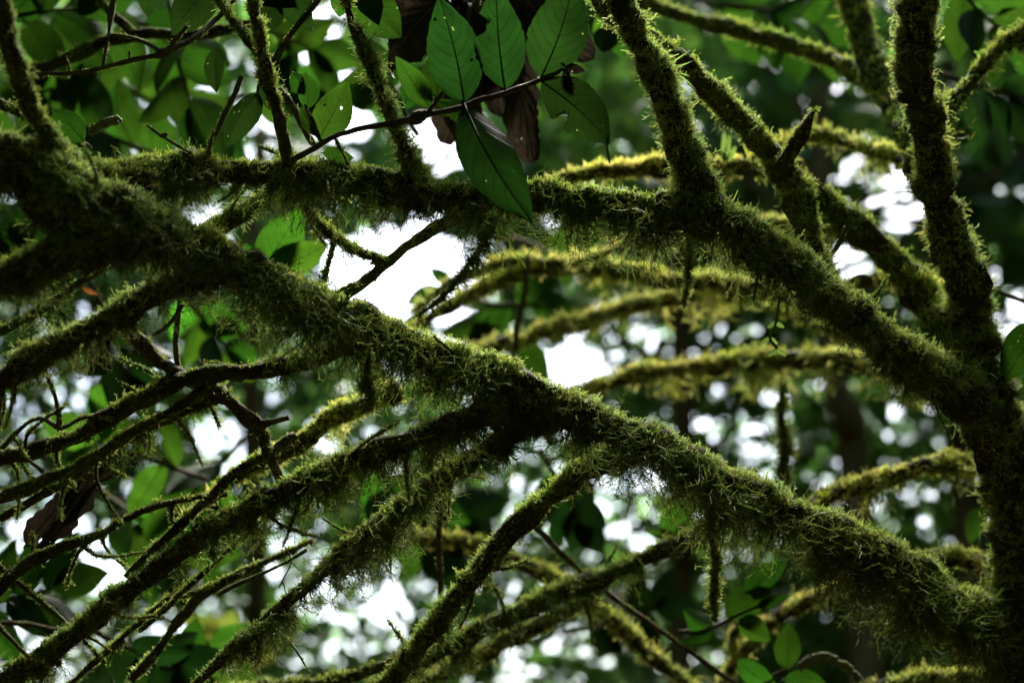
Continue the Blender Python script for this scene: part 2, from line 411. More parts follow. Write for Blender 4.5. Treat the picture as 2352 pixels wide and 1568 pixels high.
def branch(name, parent, pts, seed, mat='bark', sides=10, step=14, label=None, taper_tip=False, bump=.09, moss=True, spawn=0, **kw):
    """pts rows: (x, y, distance, radius[, hang]) on the layout grid; a wooden part with its moss as sub-part"""
    rng = np.random.default_rng(seed)
    A = np.array([list(p) + [0] * (5 - len(p)) for p in pts], float)
    n_per = max(3, int(np.mean(np.hypot(*np.diff(A[:, :2], axis=0).T)) / step))
    S = catmull(A, n_per)
    wob = np.cumsum(rng.normal(0, 1, (len(S), 2)), 0); wob -= np.linspace(0, 1, len(S))[:, None] * wob[-1]
    S[:, :2] += wob * np.clip(S[:, 3:4], 3, 30) * .085
    tt = np.arange(len(S)); sw = sum(np.sin(tt * k_ + rng.uniform(0, 6.28)) for k_ in (.21, .37, .61, .93)) / 4
    S[:, 3] *= 1 + (.30 if moss else .08) * sw
    path = np.array([at(x, y, d) for x, y, d in S[:, :3]])
    rad = np.maximum(S[:, 3], 1.0) * unit(S[:, 2])
    if name == 'branch':
        run = np.concatenate([[0], np.cumsum(np.linalg.norm(np.diff(path, axis=0), axis=1))]); rad = rad * (1 + .45 * np.exp(-(run / (2.6 * rad[0])) ** 2))
    if taper_tip: rad[-4:] *= np.array([.9, .75, .55, .25])
    V, Q = tube_arrays(path, rad, sides, bump, rng)
    o = mesh_quads(name, V, Q, M[mat], parent, smooth=True)
    if label: o['label'] = label
    if spawn:
        for q in range(spawn):
            k = rng.integers(int(len(S) * .12), int(len(S) * .92)); x, y, dd, r0, hg = S[k]
            if not (-60 < x < 2420 and -60 < y < 1630): continue
            ang = rng.uniform(.15, 2.9); ln = rng.uniform(50, 150); z = rng.uniform(-.06, .06)
            e = (math.cos(ang), math.sin(ang) * (1 if rng.random() < .75 else -1)); b2 = rng.uniform(-.5, .5)
            tp = [(x, y, dd, 4.2), (x + e[0] * ln * .35, y + e[1] * ln * .35, dd + z * .4, 3.6, 14), (x + (e[0] - b2 * e[1]) * ln * .7, y + (e[1] + b2 * e[0]) * ln * .7, dd + z * .7, 2.8, 16), (x + (e[0] - b2 * 1.6 * e[1]) * ln, y + (e[1] + b2 * 1.6 * e[0]) * ln, dd + z, 1.6)]
            branch('twig', parent, tp, seed * 100 + q, mat='bark', sides=6, fuzz=7, f=5, s=1.5, h=.8, mix='dark')
    if moss: moss_on(o, path, rad, S[:, 2], np.maximum(S[:, 4], 0), rng, **kw)
    return o

# ------------------------------------------------------------------ leaves
def leaf_blade(parent, b, t, hw, roll=0.0, droop=.06, fold=.18, n=10, m=3, mat='leaf', seed=0, bites=(), holes=0, pleat=0.0, wav=.02, rib=True, prof=(.72, .98), facing=None, ribw=.018, name='leaf', ribmat='midrib', label=None):
    """one leaf from stalk point b to tip t (world), half width hw; the midrib is its sub-part"""
    rng = np.random.default_rng(seed)
    a = t - b; Ln = np.linalg.norm(a); a = a / Ln
    f = FW if facing is None else facing
    s0 = nrm(np.cross(f, a)); nn = np.cross(a, s0)
    s = s0 * math.cos(roll) + nn * math.sin(roll); nn = np.cross(a, s)
    v = np.linspace(0, 1, n + 1); u = np.linspace(-1, 1, 2 * m + 1)
    pk = (prof[0] / (prof[0] + prof[1])); norm = pk ** prof[0] * (1 - pk) ** prof[1]
    pr = (v ** prof[0]) * ((1 - v) ** prof[1]) / norm
    pr = np.maximum(pr, .012)
    edge = 1 + rng.normal(0, .018, (n + 1, 2 * m + 1)) * (np.abs(u) > .99)
    for (v0, w0, depth, sd) in bites:
        k = np.exp(-((v - v0) / w0) ** 6)[:, None] * ((u * sd) > 0)[None]
        edge = edge * (1 - depth * k * (1 + rng.normal(0, .12, edge.shape)))
    VV, UU = np.meshgrid(v, u, indexing='ij')
    W = pr[:, None] * UU * hw * edge
    ph = rng.uniform(0, 6.28, 3)
    z = fold * np.abs(UU) * pr[:, None] * hw - droop * Ln * np.sin(np.pi * VV * .9) + wav * Ln * np.sin(6 * VV + 2.2 * UU + ph[0]) * np.abs(UU) + .5 * wav * Ln * np.sin(11 * VV - 3 * UU + ph[1]) * UU ** 2
    if pleat: z = z + pleat * hw * np.sin(2 * np.pi * 6.5 * (VV - .35 * np.abs(UU))) * np.minimum(1, np.abs(UU) * 2)
    bend = .05 * Ln * np.sin(np.pi * VV) * rng.normal(0, .7)
    P = b + a * (VV * Ln)[..., None] + s * (W + bend)[..., None] + nn * z[..., None]
    k = 2 * m + 1
    i = np.arange(n)[:, None] * k; j = np.arange(2 * m)[None]
    Q = np.stack([i + j, i + j + 1, i + k + j + 1, i + k + j], -1).reshape(-1, 4)
    if holes:
        c = np.stack([(VV[:-1, :-1] + VV[1:, 1:]) / 2 * Ln, (UU[:-1, :-1] + UU[1:, 1:]) / 2 * hw * np.repeat((pr[:-1, None] + pr[1:, None]) / 2, 2 * m, 1)], -1).reshape(-1, 2)
        kill = np.zeros(len(c), bool)
        for _ in range(holes):
            hc = np.array([rng.uniform(.2, .9) * Ln, rng.uniform(-.85, .85) * hw]); kill |= np.hypot(*(c - hc).T) < Ln * rng.uniform(.006, .013)
        Q = Q[~kill]
    uv = np.stack([(UU + 1) / 2, VV], -1).reshape(-1, 2)
    o = mesh_quads(name, P.reshape(-1, 3), Q, M[mat], parent, smooth=True, uv=uv)
    if label: o['label'] = label
    if rib:
        C = P[:, m] + nn * (-.004 * Ln)
        C = np.vstack([C[0] - a * Ln * .05, C]) ; rr = np.linspace(1, .25, len(C)) * ribw * Ln * .5
        Vr, Qr = tube_arrays(C, rr, 4, cap=False)
        mesh_quads('midrib', Vr, Qr, M[ribmat], o, smooth=True)
    return o
def leaf_px(parent, bx, by, tx, ty, hw, d, d2=None, roll=0.0, **kw):
    return leaf_blade(parent, at(bx, by, d), at(tx, ty, d if d2 is None else d2), hw * unit(d), roll, **kw)

def twig(parent, pts, seed=0, mat='twig', name='twig', moss=False, **kw):
    return branch(name, parent, pts, seed, mat=mat, sides=7, step=18, moss=moss, bump=.10, **kw)

# ------------------------------------------------------------------ ground
gx = np.linspace(-1, 1, 41); gx = np.sign(gx) * np.abs(gx) ** 2 * 220
GX, GY = np.meshgrid(gx, gx, indexing='ij')
GZ = .06 * np.sin(GX * 1.3) * np.cos(GY * .9) - .02
i = np.arange(40)[:, None] * 41; j = np.arange(40)[None]
gq = np.stack([i + j, i + 41 + j, i + 41 + j + 1, i + j + 1], -1).reshape(-1, 4)
ground = mesh_quads('ground', np.stack([GX, GY, GZ], -1).reshape(-1, 3), gq, M['ground'], smooth=True)
ground['kind'] = 'structure'; ground['label'] = 'dark leaf litter soil of the forest floor'

# ------------------------------------------------------------------ forest foliage
def leaf_cloud(P, size, tint, rng, up=.5):
    """six-point folded leaves, two quads each"""
    N = len(P)
    a = nrm(rng.normal(0, 1, (N, 3)) * np.array([1, 1, .55]) + np.array([0, 0, -.35]))
    s = nrm(np.cross(a, nrm(rng.normal(0, 1, (N, 3)) + np.array([0, 0, 1.0]) * up))); nn = np.cross(a, s)
    l = size[:, None]; w = l * rng.uniform(.2, .3, (N, 1))
    z = nn * w * .25
    V = np.stack([P, P + a * l * .3 + s * w + z, P + a * l * .68 + s * w * .8 + z, P + a * l, P + a * l * .68 - s * w * .8 + z, P + a * l * .3 - s * w + z], 1)
    b = np.arange(N)[:, None] * 6
    Q = np.concatenate([b + np.array([[0, 1, 2, 3]]), b + np.array([[0, 3, 4, 5]])], 0)
    return V.reshape(-1, 3), Q, np.repeat(tint, 6, 0)
def forest_tint(N, rng, warm=0.0):
    base = np.array([.044, .085, .027]); alt = np.array([.078, .105, .028]); dk = np.array([.024, .050, .024])
    w = rng.dirichlet((1.2, .7 + warm, 1.0), N)
    return (w @ np.stack([base, alt, dk])) * rng.uniform(.75, 1.7, (N, 1))
# openings in the canopy where the white sky shows (layout x, y, half width, half height, share of leaves left)
GAPS = [(740, 130, 75, 105, .15), (800, 270, 75, 85, .10), (1000, 330, 85, 75, .06), (930, 620, 170, 115, .0), (800, 600, 90, 60, .05),
        (1060, 770, 90, 60, .12), (1300, 835, 80, 70, .0), (1420, 800, 110, 55, .5), (1640, 770, 80, 55, .4), (1740, 985, 100, 92, .22),
        (1590, 920, 70, 50, .5), (2000, 430, 100, 115, .20), (1945, 590, 55, 60, .0), (2065, 460, 45, 120, .10), (2260, 510, 90, 140, .42),
        (2330, 690, 60, 80, .15), (2200, 1240, 35, 35, .5), (310, 300, 80, 50, .25), (520, 345, 75, 40, .10), (450, 200, 40, 40, .3), (600, 260, 40, 60, .15), (455, 525, 55, 40, .08),
        (250, 690, 60, 45, .4), (310, 835, 95, 60, .4), (100, 930, 110, 65, .5), (520, 1030, 50, 60, .15), (200, 1285, 105, 75, .12),
        (60, 1240, 60, 45, .1), (700, 1310, 120, 95, .45), (830, 1420, 115, 85, .20), (930, 1360, 70, 60, .4), (1170, 1100, 60, 60, .5),
        (1290, 1230, 60, 40, .5), (1400, 1130, 110, 60, .3), (1480, 1100, 60, 50, .3), (1260, 1500, 120, 60, .4), (60, 1500, 100, 80, .3),
        (400, 1420, 60, 60, .4), (1710, 130, 40, 35, .5), (340, 1530, 60, 60, .3), (1040, 420, 60, 40, .2), (890, 30, 40, 50, .2),
        (720, 1000, 60, 40, .25), (20, 470, 30, 40, .3), (1130, 760, 40, 60, .2), (1350, 1210, 60, 50, .55), (1560, 780, 50, 40, .55), (1500, 1230, 70, 60, .75), (1950, 900, 60, 40, .7), (2080, 960, 40, 40, .75), (1230, 1400, 80, 50, .75), (1880, 200, 60, 60, .55), (1720, 160, 90, 60, .5), (1420, 180, 40, 40, .6), (1330, 320, 60, 40, .7), (1100, 1180, 60, 60, .7), (970, 1400, 60, 60, .6), (2140, 420, 40, 70, .5), (2280, 350, 60, 60, .45), (620, 900, 40, 40, .5), (200, 900, 120, 60, .6)]
def layout_of(P):
    r = P - CAM; d = r @ FW
    return 1176 + (r @ RT) / unit(np.maximum(d, .1)), 784 - (r @ UP) / unit(np.maximum(d, .1)), d
def thin_gaps(P, rng):
    x, y, d = layout_of(P); keep = np.ones(len(P)); wob = 12 * np.sin(x / 23) + 12 * np.sin(y / 19 + 1)
    for (gx_, gy_, a, b, k) in GAPS:
        e = ((x - gx_) / (a * 1.12 + wob)) ** 2 + ((y - gy_) / (b * 1.12 + wob)) ** 2
        keep = np.where((e < 1) & (d > 0), np.minimum(keep, k if k < .2 else .27 + .52 * k), keep)
    return rng.random(len(P)) < keep
frng = np.random.default_rng(11)
Vs, Qs, Cs, nv = [], [], [], 0
def add_cloud(P, size, tint):
    global nv
    V, Q, C = leaf_cloud(P, size, tint, frng); Vs.append(V); Qs.append(Q + nv); Cs.append(C); nv += len(V)
def ring(n, az0, az1, e0, e1, r0, r1, s0, s1, thin):
    az = R(frng.uniform(az0, az1, n)) if False else np.radians(frng.uniform(az0, az1, n)); el = np.radians(frng.uniform(e0, e1, n)); r = frng.uniform(r0, r1, n)
    P = CAM + np.stack([r * np.sin(az), r * np.cos(az), r * np.tan(el)], 1)
    P = P[P[:, 2] > .1]
    if thin: P = P[thin_gaps(P, frng)]
    add_cloud(P, frng.uniform(s0, s1, len(P)), forest_tint(len(P), frng))
ring(117000, -24, 24, 4, 40, 7.5, 12.0, .065, .145, True)
ring(6500, 8, 24, 4, 12.5, 7.5, 11.0, .07, .15, True)
ring(9500, -95, -24, 0, 58, 6.0, 11.0, .38, .62, False)  # unseen side and rear foliage from here, added to block light
ring(9000, 24, 95, 0, 52, 6.0, 11.0, .38, .62, False)
ring(10500, 95, 265, 0, 66, 4.0, 7.0, .38, .62, False)
# unseen leaves added over the camera and the left to block light
n_ = 11000
P_ = np.stack([frng.uniform(-5, 5, n_), frng.uniform(-4.5, 1.75, n_), frng.uniform(4.2, 6.0, n_)], 1); add_cloud(P_, frng.uniform(.2, .4, n_), forest_tint(n_, frng))
n_ = 1700
P_ = np.stack([frng.uniform(-4.5, -.15, n_), frng.uniform(1.0, 4.1, n_), frng.uniform(4.5, 5.6, n_)], 1); add_cloud(P_, frng.uniform(.2, .4, n_), forest_tint(n_, frng))
fo = mesh_quads('forest_foliage', np.vstack(Vs), np.vstack(Qs), M['forest'], tint=np.vstack(Cs))
tag(fo, 'dark green out-of-focus forest foliage behind the mossy branches, with unseen foliage added to block light', None, None, 'stuff')

def far_tree(pts, seed, label, limbs):
    base = at(*pts[0][:3]).copy(); base[2] = 0
    r = root('forest_tree', base, label, 'tree', 'tree trunks in the forest behind')
    rng = np.random.default_rng(seed)
    A = np.array(pts, float); P = np.array([at(*p[:3]) for p in A]); rad = A[:, 3] * unit(A[:, 2])
    P = np.vstack([[P[0, 0] - .05, P[0, 1], -.1], P]); rad = np.concatenate([[rad[0] * 1.25], rad])
    S = catmull(np.hstack([P, rad[:, None]]), 8)
    V, Q = tube_arrays(S[:, :3], S[:, 3], 10, .05, rng); mesh_quads('trunk', V, Q, M['fartrunk'], r, smooth=True)
    C = []
    for k in range(limbs):
        q = S[int(len(S) * rng.uniform(.55, .98))]
        d = nrm(np.array([rng.normal(), rng.normal() * .5, .8])); e = q[:3] + d * rng.uniform(.7, 1.4); mid = (q[:3] + e) / 2 + rng.normal(0, .08, 3)
        lp = catmull(np.array([q[:3], mid, e]), 5); V, Q = tube_arrays(lp, np.linspace(q[3] * .5, q[3] * .12, len(lp)), 6, .05, rng)
        mesh_quads('limb', V, Q, M['fartrunk'], r, smooth=True); C.append(e + rng.normal(0, .3, (260, 3)))
    C = np.vstack(C); C = C[thin_gaps(C, rng)]
    V, Q, T = leaf_cloud(C, rng.uniform(.1, .22, len(C)), forest_tint(len(C), rng), rng)
    o = mesh_quads('crown', V, Q, M['forest'], r, tint=T); o['kind'] = 'stuff'
far_tree([(1965, 1120, 6.6, 34), (1945, 980, 6.6, 32), (1915, 860, 6.6, 29), (1890, 600, 6.7, 25), (1880, 200, 6.9, 20)], 31, 'blurred brown trunk behind the gap beside the dark right-hand stem', 6)
far_tree([(2215, 1100, 7.2, 30), (2225, 800, 7.2, 28), (2205, 600, 7.2, 25), (2190, 330, 7.3, 22), (2170, 0, 7.5, 16)], 32, 'blurred dark trunk between bokeh lights at the right edge', 5)
far_tree([(1560, 1500, 7.4, 30), (1575, 1200, 7.4, 26), (1560, 700, 7.5, 22), (1540, 200, 7.6, 16)], 33, 'faint dark trunk behind the centre of the diagonal limb', 5)
far_tree([(560, 1700, 7.0, 24), (590, 1300, 7.0, 22), (575, 800, 7.0, 20), (600, 300, 7.2, 16)], 34, 'faint trunk behind the leaves on the left side', 5)

# ------------------------------------------------------------------ the big mossy tree
tb = at(2420, 1900, 2.75).copy(); tb[2] = 0
tree = root('mossy_tree', tb, 'moss-covered tree whose dark trunk leans along the right edge, limbs spreading left', 'tree')
g0 = layout_of(np.array([[tb[0] + .05, tb[1] - .05, -.1]])); g1 = layout_of(np.array([[tb[0] + .02, tb[1], 1.0]]))
branch('trunk', tree, [(g0[0][0], g0[1][0], g0[2][0], 150, 0), (g1[0][0], g1[1][0], g1[2][0], 120, 0), (2440, 1800, 2.75, 105, 20), (2380, 1500, 2.75, 86, 40), (2350, 1200, 2.75, 68, 40), (2305, 1000, 2.75, 58, 30),
        (2245, 820, 2.75, 50, 30), (2195, 660, 2.75, 45, 25), (2135, 500, 2.74, 40, 20), (2105, 350, 2.70, 36, 20), (2090, 200, 2.66, 37, 20), (2098, 0, 2.62, 40, 20), (2110, -250, 2.6, 40, 0)],
       1, sides=14, fuzz=18, f=9, s=3.8, h=.5, mix='pale')
branch('branch', tree, [(2118, 400, 2.76, 24), (2085, 320, 2.84, 28), (2040, 235, 3.0, 30, 20), (2000, 130, 3.1, 32, 10), (1950, -20, 3.2, 32), (1910, -180, 3.3, 30)], 2, fuzz=12, mix='dark', s=1.5, h=.4, label='dark forked stem rising beside the trunk', f=5)
branch('branch', tree, [(2035, 225, 3.02, 22, 30), (1960, 165, 3.15, 19, 30), (1860, 115, 3.25, 17, 15), (1740, 78, 3.3, 16, 10), (1600, 40, 3.3, 16), (1480, 5, 3.3, 15), (1380, -40, 3.3, 12)], 3, fuzz=11, mix='near', h=.8)
branch('branch', tree, [(2110, 360, 2.78, 20), (2160, 275, 2.82, 18, 90), (2230, 190, 2.86, 16, 60), (2300, 112, 2.9, 17, 70), (2380, 70, 2.92, 17, 30), (2520, 10, 3, 14)], 4, fuzz=12, mix='near', h=1.2)
# limb that climbs to the top centre
branch('branch', tree, [(2285, 985, 2.74, 46), (2200, 905, 2.68, 46, 50), (2080, 815, 2.64, 41, 80), (1960, 735, 2.6, 39, 80), (1850, 655, 2.58, 38, 100), (1730, 565, 2.54, 37, 140), (1630, 480, 2.52, 40, 90), (1580, 370, 2.52, 35, 20), (1525, 220, 2.52, 29, 15), (1465, 80, 2.52, 30, 15), (1420, -60, 2.52, 28), (1390, -200, 2.52, 24)],
       5, spawn=3, sides=12, fuzz=18, f=8, s=3.6, h=1.5, mix='pale')
branch('branch', tree, [(1885, 690, 2.66, 40), (1870, 600, 2.68, 30, 20), (1840, 490, 2.7, 29, 30), (1790, 395, 2.72, 32, 40), (1735, 320, 2.72, 28, 30), (1650, 225, 2.7, 24, 40), (1570, 140, 2.68, 24, 40), (1490, 80, 2.66, 22, 20), (1400, 20, 2.66, 18), (1330, -40, 2.66, 12)], 6, spawn=2, fuzz=14, mix='near', h=1.0, s=3)
branch('branch', tree, [(1795, 400, 2.70, 20), (1818, 345, 2.66, 16, 14), (1842, 300, 2.65, 14, 10), (1856, 276, 2.64, 12), (1868, 256, 2.64, 5)], 7, fuzz=8, mix='dark', f=7, s=1.6, h=.5, label='short broken stub')
branch('branch', tree, [(2220, 800, 2.78, 44), (2150, 700, 2.84, 40, 40), (2075, 590, 2.88, 36, 40), (1990, 520, 2.88, 30, 60), (1900, 455, 2.85, 24, 70), (1800, 390, 2.76, 20, 20)], 8, spawn=2, fuzz=13, mix='near', h=1.2)
# upper horizontal limb
branch('branch', tree, [(1640, 500, 2.52, 38), (1540, 470, 2.5, 34, 160), (1430, 462, 2.5, 31, 160), (1300, 448, 2.5, 28, 150), (1180, 446, 2.5, 26, 170), (1080, 446, 2.5, 27, 160), (960, 428, 2.5, 29, 140), (850, 406, 2.5, 25, 150), (720, 394, 2.48, 27, 160), (600, 390, 2.46, 26, 90), (450, 388, 2.42, 26, 120), (300, 392, 2.36, 30, 130), (150, 410, 2.28, 38, 120), (20, 400, 2.22, 46, 90), (-120, 380, 2.18, 50, 40), (-400, 340, 2.1, 66, 0)],
       9, spawn=8, sides=12, fuzz=12, f=9, s=3.4, h=2.5, mix='near')
# main diagonal limb
branch('branch', tree, [(2440, 1640, 2.75, 52.2), (2340, 1490, 2.75, 48.7, 100), (2200, 1395, 2.74, 47, 187.5), (2050, 1312, 2.70, 43.5, 237.5), (1850, 1215, 2.64, 40, 212.5), (1680, 1128, 2.58, 36.5, 162.5), (1540, 1058, 2.54, 34.8, 187.5), (1400, 993, 2.52, 34.8, 150), (1250, 938, 2.5, 36.5, 87.5), (1100, 884, 2.5, 36.5, 125), (960, 828, 2.5, 36.5, 187.5), (840, 782, 2.48, 36.5, 287.5), (720, 720, 2.44, 34.8, 325), (600, 652, 2.40, 33.1, 212.5), (480, 585, 2.36, 31.3, 137.5), (350, 520, 2.30, 33.1, 137.5), (220, 455, 2.25, 36.5, 125), (80, 390, 2.22, 38.3, 87.5), (-80, 320, 2.18, 38.3), (-350, 240, 2.1, 36.5)],
       10, spawn=6, sides=14, fuzz=14, f=9.5, s=4.6, h=2.1, mix='bright')
# limbs that slope down to the lower left
branch('branch', tree, [(1180, 930, 2.5, 30), (1050, 975, 2.46, 26, 120), (900, 1035, 2.44, 24, 160), (760, 1090, 2.42, 24, 130), (620, 1150, 2.40, 23, 120), (480, 1225, 2.40, 23, 90), (360, 1310, 2.40, 24, 60), (230, 1410, 2.40, 24, 70), (110, 1500, 2.40, 22, 60), (-40, 1590, 2.40, 20, 30), (-250, 1700, 2.4, 16)], 11, spawn=9, fuzz=12, s=3.6, h=3.0, mix='dark', f=8)
branch('branch', tree, [(1260, 950, 2.54, 28), (1150, 1005, 2.5, 22, 90), (1040, 1075, 2.5, 19, 110), (930, 1150, 2.5, 19, 120), (820, 1235, 2.5, 17, 130), (720, 1325, 2.5, 15, 110), (620, 1415, 2.5, 13, 100), (510, 1510, 2.5, 12, 60), (400, 1620, 2.5, 10)], 12, spawn=6, fuzz=10, s=3.2, h=3.0, mix='dark', f=8)
branch('branch', tree, [(1460, 1030, 2.58, 28), (1340, 1080, 2.62, 24, 30), (1250, 1140, 2.64, 24, 50), (1170, 1215, 2.64, 24, 60), (1100, 1290, 2.64, 22, 50), (1040, 1370, 2.64, 22, 70), (980, 1460, 2.64, 22, 60), (910, 1545, 2.64, 22, 50), (840, 1640, 2.64, 20)], 13, spawn=3, fuzz=12, s=3.2, h=1.3, mix='near')
branch('branch', tree, [(1900, 1220, 2.72, 26), (1780, 1185, 2.85, 24, 90), (1680, 1195, 2.9, 20, 100), (1560, 1240, 2.92, 19, 110), (1430, 1300, 2.92, 19, 100), (1300, 1360, 2.92, 19, 90), (1170, 1420, 2.92, 20, 80), (1040, 1480, 2.92, 20, 70), (930, 1540, 2.92, 18, 40), (800, 1620, 2.92, 14)], 14, spawn=3, fuzz=14, s=2, h=1.3, mix='near', fine=True)
branch('branch', tree, [(380, 530, 2.32, 38), (270, 545, 2.28, 34, 90), (150, 590, 2.24, 36, 90), (30, 640, 2.22, 40, 90), (-120, 700, 2.2, 38), (-350, 800, 2.2, 34)], 15, spawn=3, fuzz=15, mix='dark', h=1.6, s=3)
branch('branch', tree, [(560, 610, 2.40, 30), (450, 640, 2.36, 26, 90), (330, 690, 2.34, 26, 100), (210, 755, 2.32, 26, 100), (90, 815, 2.32, 27, 90), (-40, 880, 2.32, 28, 50), (-250, 980, 2.3, 24)], 16, spawn=8, fuzz=16, mix='pale', h=1.5, s=4)
branch('branch', tree, [(830, 790, 2.50, 20), (720, 822, 2.47, 20, 40), (600, 850, 2.42, 20, 60), (500, 865, 2.40, 21, 20), (400, 890, 2.40, 20), (290, 945, 2.40, 19), (170, 1005, 2.40, 18), (60, 1040, 2.40, 18), (-60, 1065, 2.40, 18), (-280, 1120, 2.4, 16)], 17, spawn=7, fuzz=9, mix='near', h=.6, s=1.6, f=4.5, topbias=.5, label='long branch with bare bark below and moss along its top')
branch('branch', tree, [(480, 890, 2.40, 12), (380, 945, 2.38, 11), (280, 1000, 2.36, 11, 10), (180, 1065, 2.36, 13, 20), (70, 1115, 2.36, 15, 30), (-60, 1165, 2.36, 16), (-260, 1240, 2.3, 14)], 18, spawn=6, fuzz=9, mix='near', h=.8, s=1.8, f=4.5)
branch('branch', tree, [(520, 905, 2.44, 16), (430, 940, 2.46, 14, 60), (340, 985, 2.48, 13, 90), (240, 1050, 2.5, 12, 60), (130, 1120, 2.5, 11, 30), (0, 1190, 2.5, 10)], 19, spawn=6, fuzz=10, mix='near', h=1.3, s=1.6, f=5)
# bare brown branch crossing behind
branch('branch', tree, [(250, 715, 2.36, 10), (300, 762, 2.38, 16), (360, 815, 2.40, 17), (425, 868, 2.42, 17), (490, 895, 2.43, 16), (550, 945, 2.44, 15, 20), (600, 990, 2.44, 16, 20), (620, 1050, 2.44, 15, 20), (650, 1110, 2.44, 11)], 20, mat='twig', fuzz=7, f=3.2, s=1.2, h=.5, mix='near', label='bare brown dead branch')
branch('twig', tree, [(585, 975, 2.44, 11), (625, 968, 2.43, 8), (664, 958, 2.43, 6)], 21, mat='twig', fuzz=5, f=2, s=.5, h=0)
branch('twig', tree, [(680, 1000, 2.46, 12), (620, 1040, 2.45, 10, 10), (540, 1090, 2.44, 10, 20), (480, 1150, 2.44, 10, 15), (410, 1208, 2.44, 10), (355, 1258, 2.44, 9), (290, 1325, 2.44, 8)], 22, fuzz=8, f=4, s=1.2, h=.7, mix='near')
branch('branch', tree, [(900, 905, 2.62, 22), (830, 930, 2.72, 21, 60), (760, 960, 2.76, 20, 70), (690, 1015, 2.78, 20, 60), (600, 1060, 2.8, 18, 60), (520, 1110, 2.8, 15, 60), (430, 1180, 2.8, 12, 30)], 23, fuzz=12, mix='rear', h=1.2, s=2)
branch('twig', tree, [(520, 1135, 2.46, 5), (450, 1142, 2.44, 6), (360, 1160, 2.42, 7), (285, 1190, 2.41, 8), (215, 1230, 2.40, 10, 10), (130, 1262, 2.4, 13, 10), (50, 1310, 2.4, 15, 15), (-40, 1380, 2.4, 16), (-200, 1480, 2.4, 14)], 24, spawn=5, fuzz=8, f=4, s=1.4, h=.6, mix='dark')
branch('twig', tree, [(1130, 955, 2.54, 9), (1060, 975, 2.6, 8, 30), (980, 1005, 2.64, 7, 20), (930, 1020, 2.66, 5)], 25, fuzz=7, f=3, s=.6, h=.6, mix='dark')
for k, p in enumerate([[(720, 1100, 2.5, 7), (570, 1225, 2.55, 7, 30), (430, 1350, 2.55, 6, 20), (320, 1450, 2.55, 5)], [(-40, 1270, 2.45, 7), (80, 1370, 2.45, 6, 20), (170, 1450, 2.45, 5, 10), (240, 1520, 2.45, 4)],
                       [(470, 1310, 2.62, 5), (320, 1430, 2.62, 6, 20), (180, 1555, 2.62, 6, 20), (100, 1620, 2.6, 5)], [(330, 560, 2.5, 8), (180, 650, 2.5, 9, 60), (60, 730, 2.5, 10, 60), (-80, 800, 2.5, 10)]]):
    branch('twig', tree, p, 400 + k, sides=7, fuzz=8, f=5, s=1.6, h=1.2, mix='dark')
# under the upper limb
branch('branch', tree, [(1120, 470, 2.54, 16), (1050, 500, 2.58, 15, 20), (980, 540, 2.6, 14, 10), (910, 590, 2.62, 14), (840, 645, 2.62, 13), (770, 690, 2.6, 12), (720, 720, 2.58, 10)], 26, mat='bark', fuzz=5, f=3.5, s=.6, h=.4, mix='dark', label='dark bare branch against the white sky')
branch('branch', tree, [(850, 420, 2.52, 18), (740, 440, 2.54, 17, 70), (640, 458, 2.54, 18, 60), (540, 505, 2.54, 19, 50), (460, 555, 2.5, 18, 40), (400, 590, 2.44, 16)], 27, spawn=3, fuzz=12, mix='near', h=1.6, s=3)
branch('twig', tree, [(690, 420, 2.5, 11), (712, 490, 2.52, 10, 50), (760, 540, 2.55, 10, 60), (820, 575, 2.58, 10, 40), (885, 600, 2.62, 10)], 28, fuzz=10, mix='dark', h=1.5, s=2.5)
branch('twig', tree, [(770, 545, 2.54, 5), (758, 590, 2.53, 5, 30), (745, 640, 2.52, 5, 40), (735, 690, 2.5, 4)], 29, fuzz=8, mix='pale', h=1.2, s=2, f=5)
# stems standing on the upper limb
branch('branch', tree, [(672, 390, 2.47, 14), (655, 330, 2.45, 13, 15), (638, 250, 2.43, 13, 30), (615, 160, 2.42, 14, 30), (598, 70, 2.42, 14, 20), (575, -30, 2.42, 13), (550, -150, 2.42, 11)], 30, fuzz=13, mix='near', h=1.2, s=3.2)
branch('branch', tree, [(962, 425, 2.5, 18), (935, 370, 2.5, 15, 20), (905, 300, 2.5, 14, 25), (872, 210, 2.5, 14, 25), (835, 120, 2.5, 12, 20), (805, 40, 2.5, 10), (785, -40, 2.5, 10), (770, -160, 2.5, 8)], 31, fuzz=17, mix='near', h=1.2, s=4.2)
branch('branch', tree, [(608, 150, 2.44, 10), (570, 90, 2.48, 10, 20), (525, 30, 2.52, 10, 20), (480, -40, 2.55, 9)], 32, fuzz=9, mix='dark', h=.8, s=1.8, f=6)
branch('branch', tree, [(150, 380, 2.26, 26), (115, 325, 2.22, 22, 20), (75, 260, 2.2, 21, 20), (40, 170, 2.18, 20, 20), (10, 60, 2.16, 20, 20), (-20, -60, 2.14, 18)], 33, fuzz=13, mix='dark', h=.6, s=2.6)
branch('branch', tree, [(120, 300, 2.26, 12), (60, 265, 2.3, 11, 20), (-20, 230, 2.35, 10)], 34, fuzz=9, mix='dark', h=.6, s=1.4, f=5)
# drooping rope of moss below the diagonal limb
branch('hanging_moss', tree, [(1640, 1130, 2.6, 16), (1630, 1200, 2.6, 10, 40), (1644, 1290, 2.6, 7, 40), (1638, 1370, 2.6, 5, 40), (1645, 1425, 2.6, 3, 30)], 35, fuzz=15, mix='dark', h=1.6, s=4, f=10, taper_tip=True)
branch('hanging_moss', tree, [(1800, 885, 3.3, 4, 20), (1793, 950, 3.3, 5, 40), (1804, 1020, 3.3, 8, 40), (1800, 1080, 3.3, 9, 40), (1802, 1130, 3.3, 4, 30)], 36, fuzz=15, mix='dark', h=1.6, s=4, f=10, taper_tip=True)
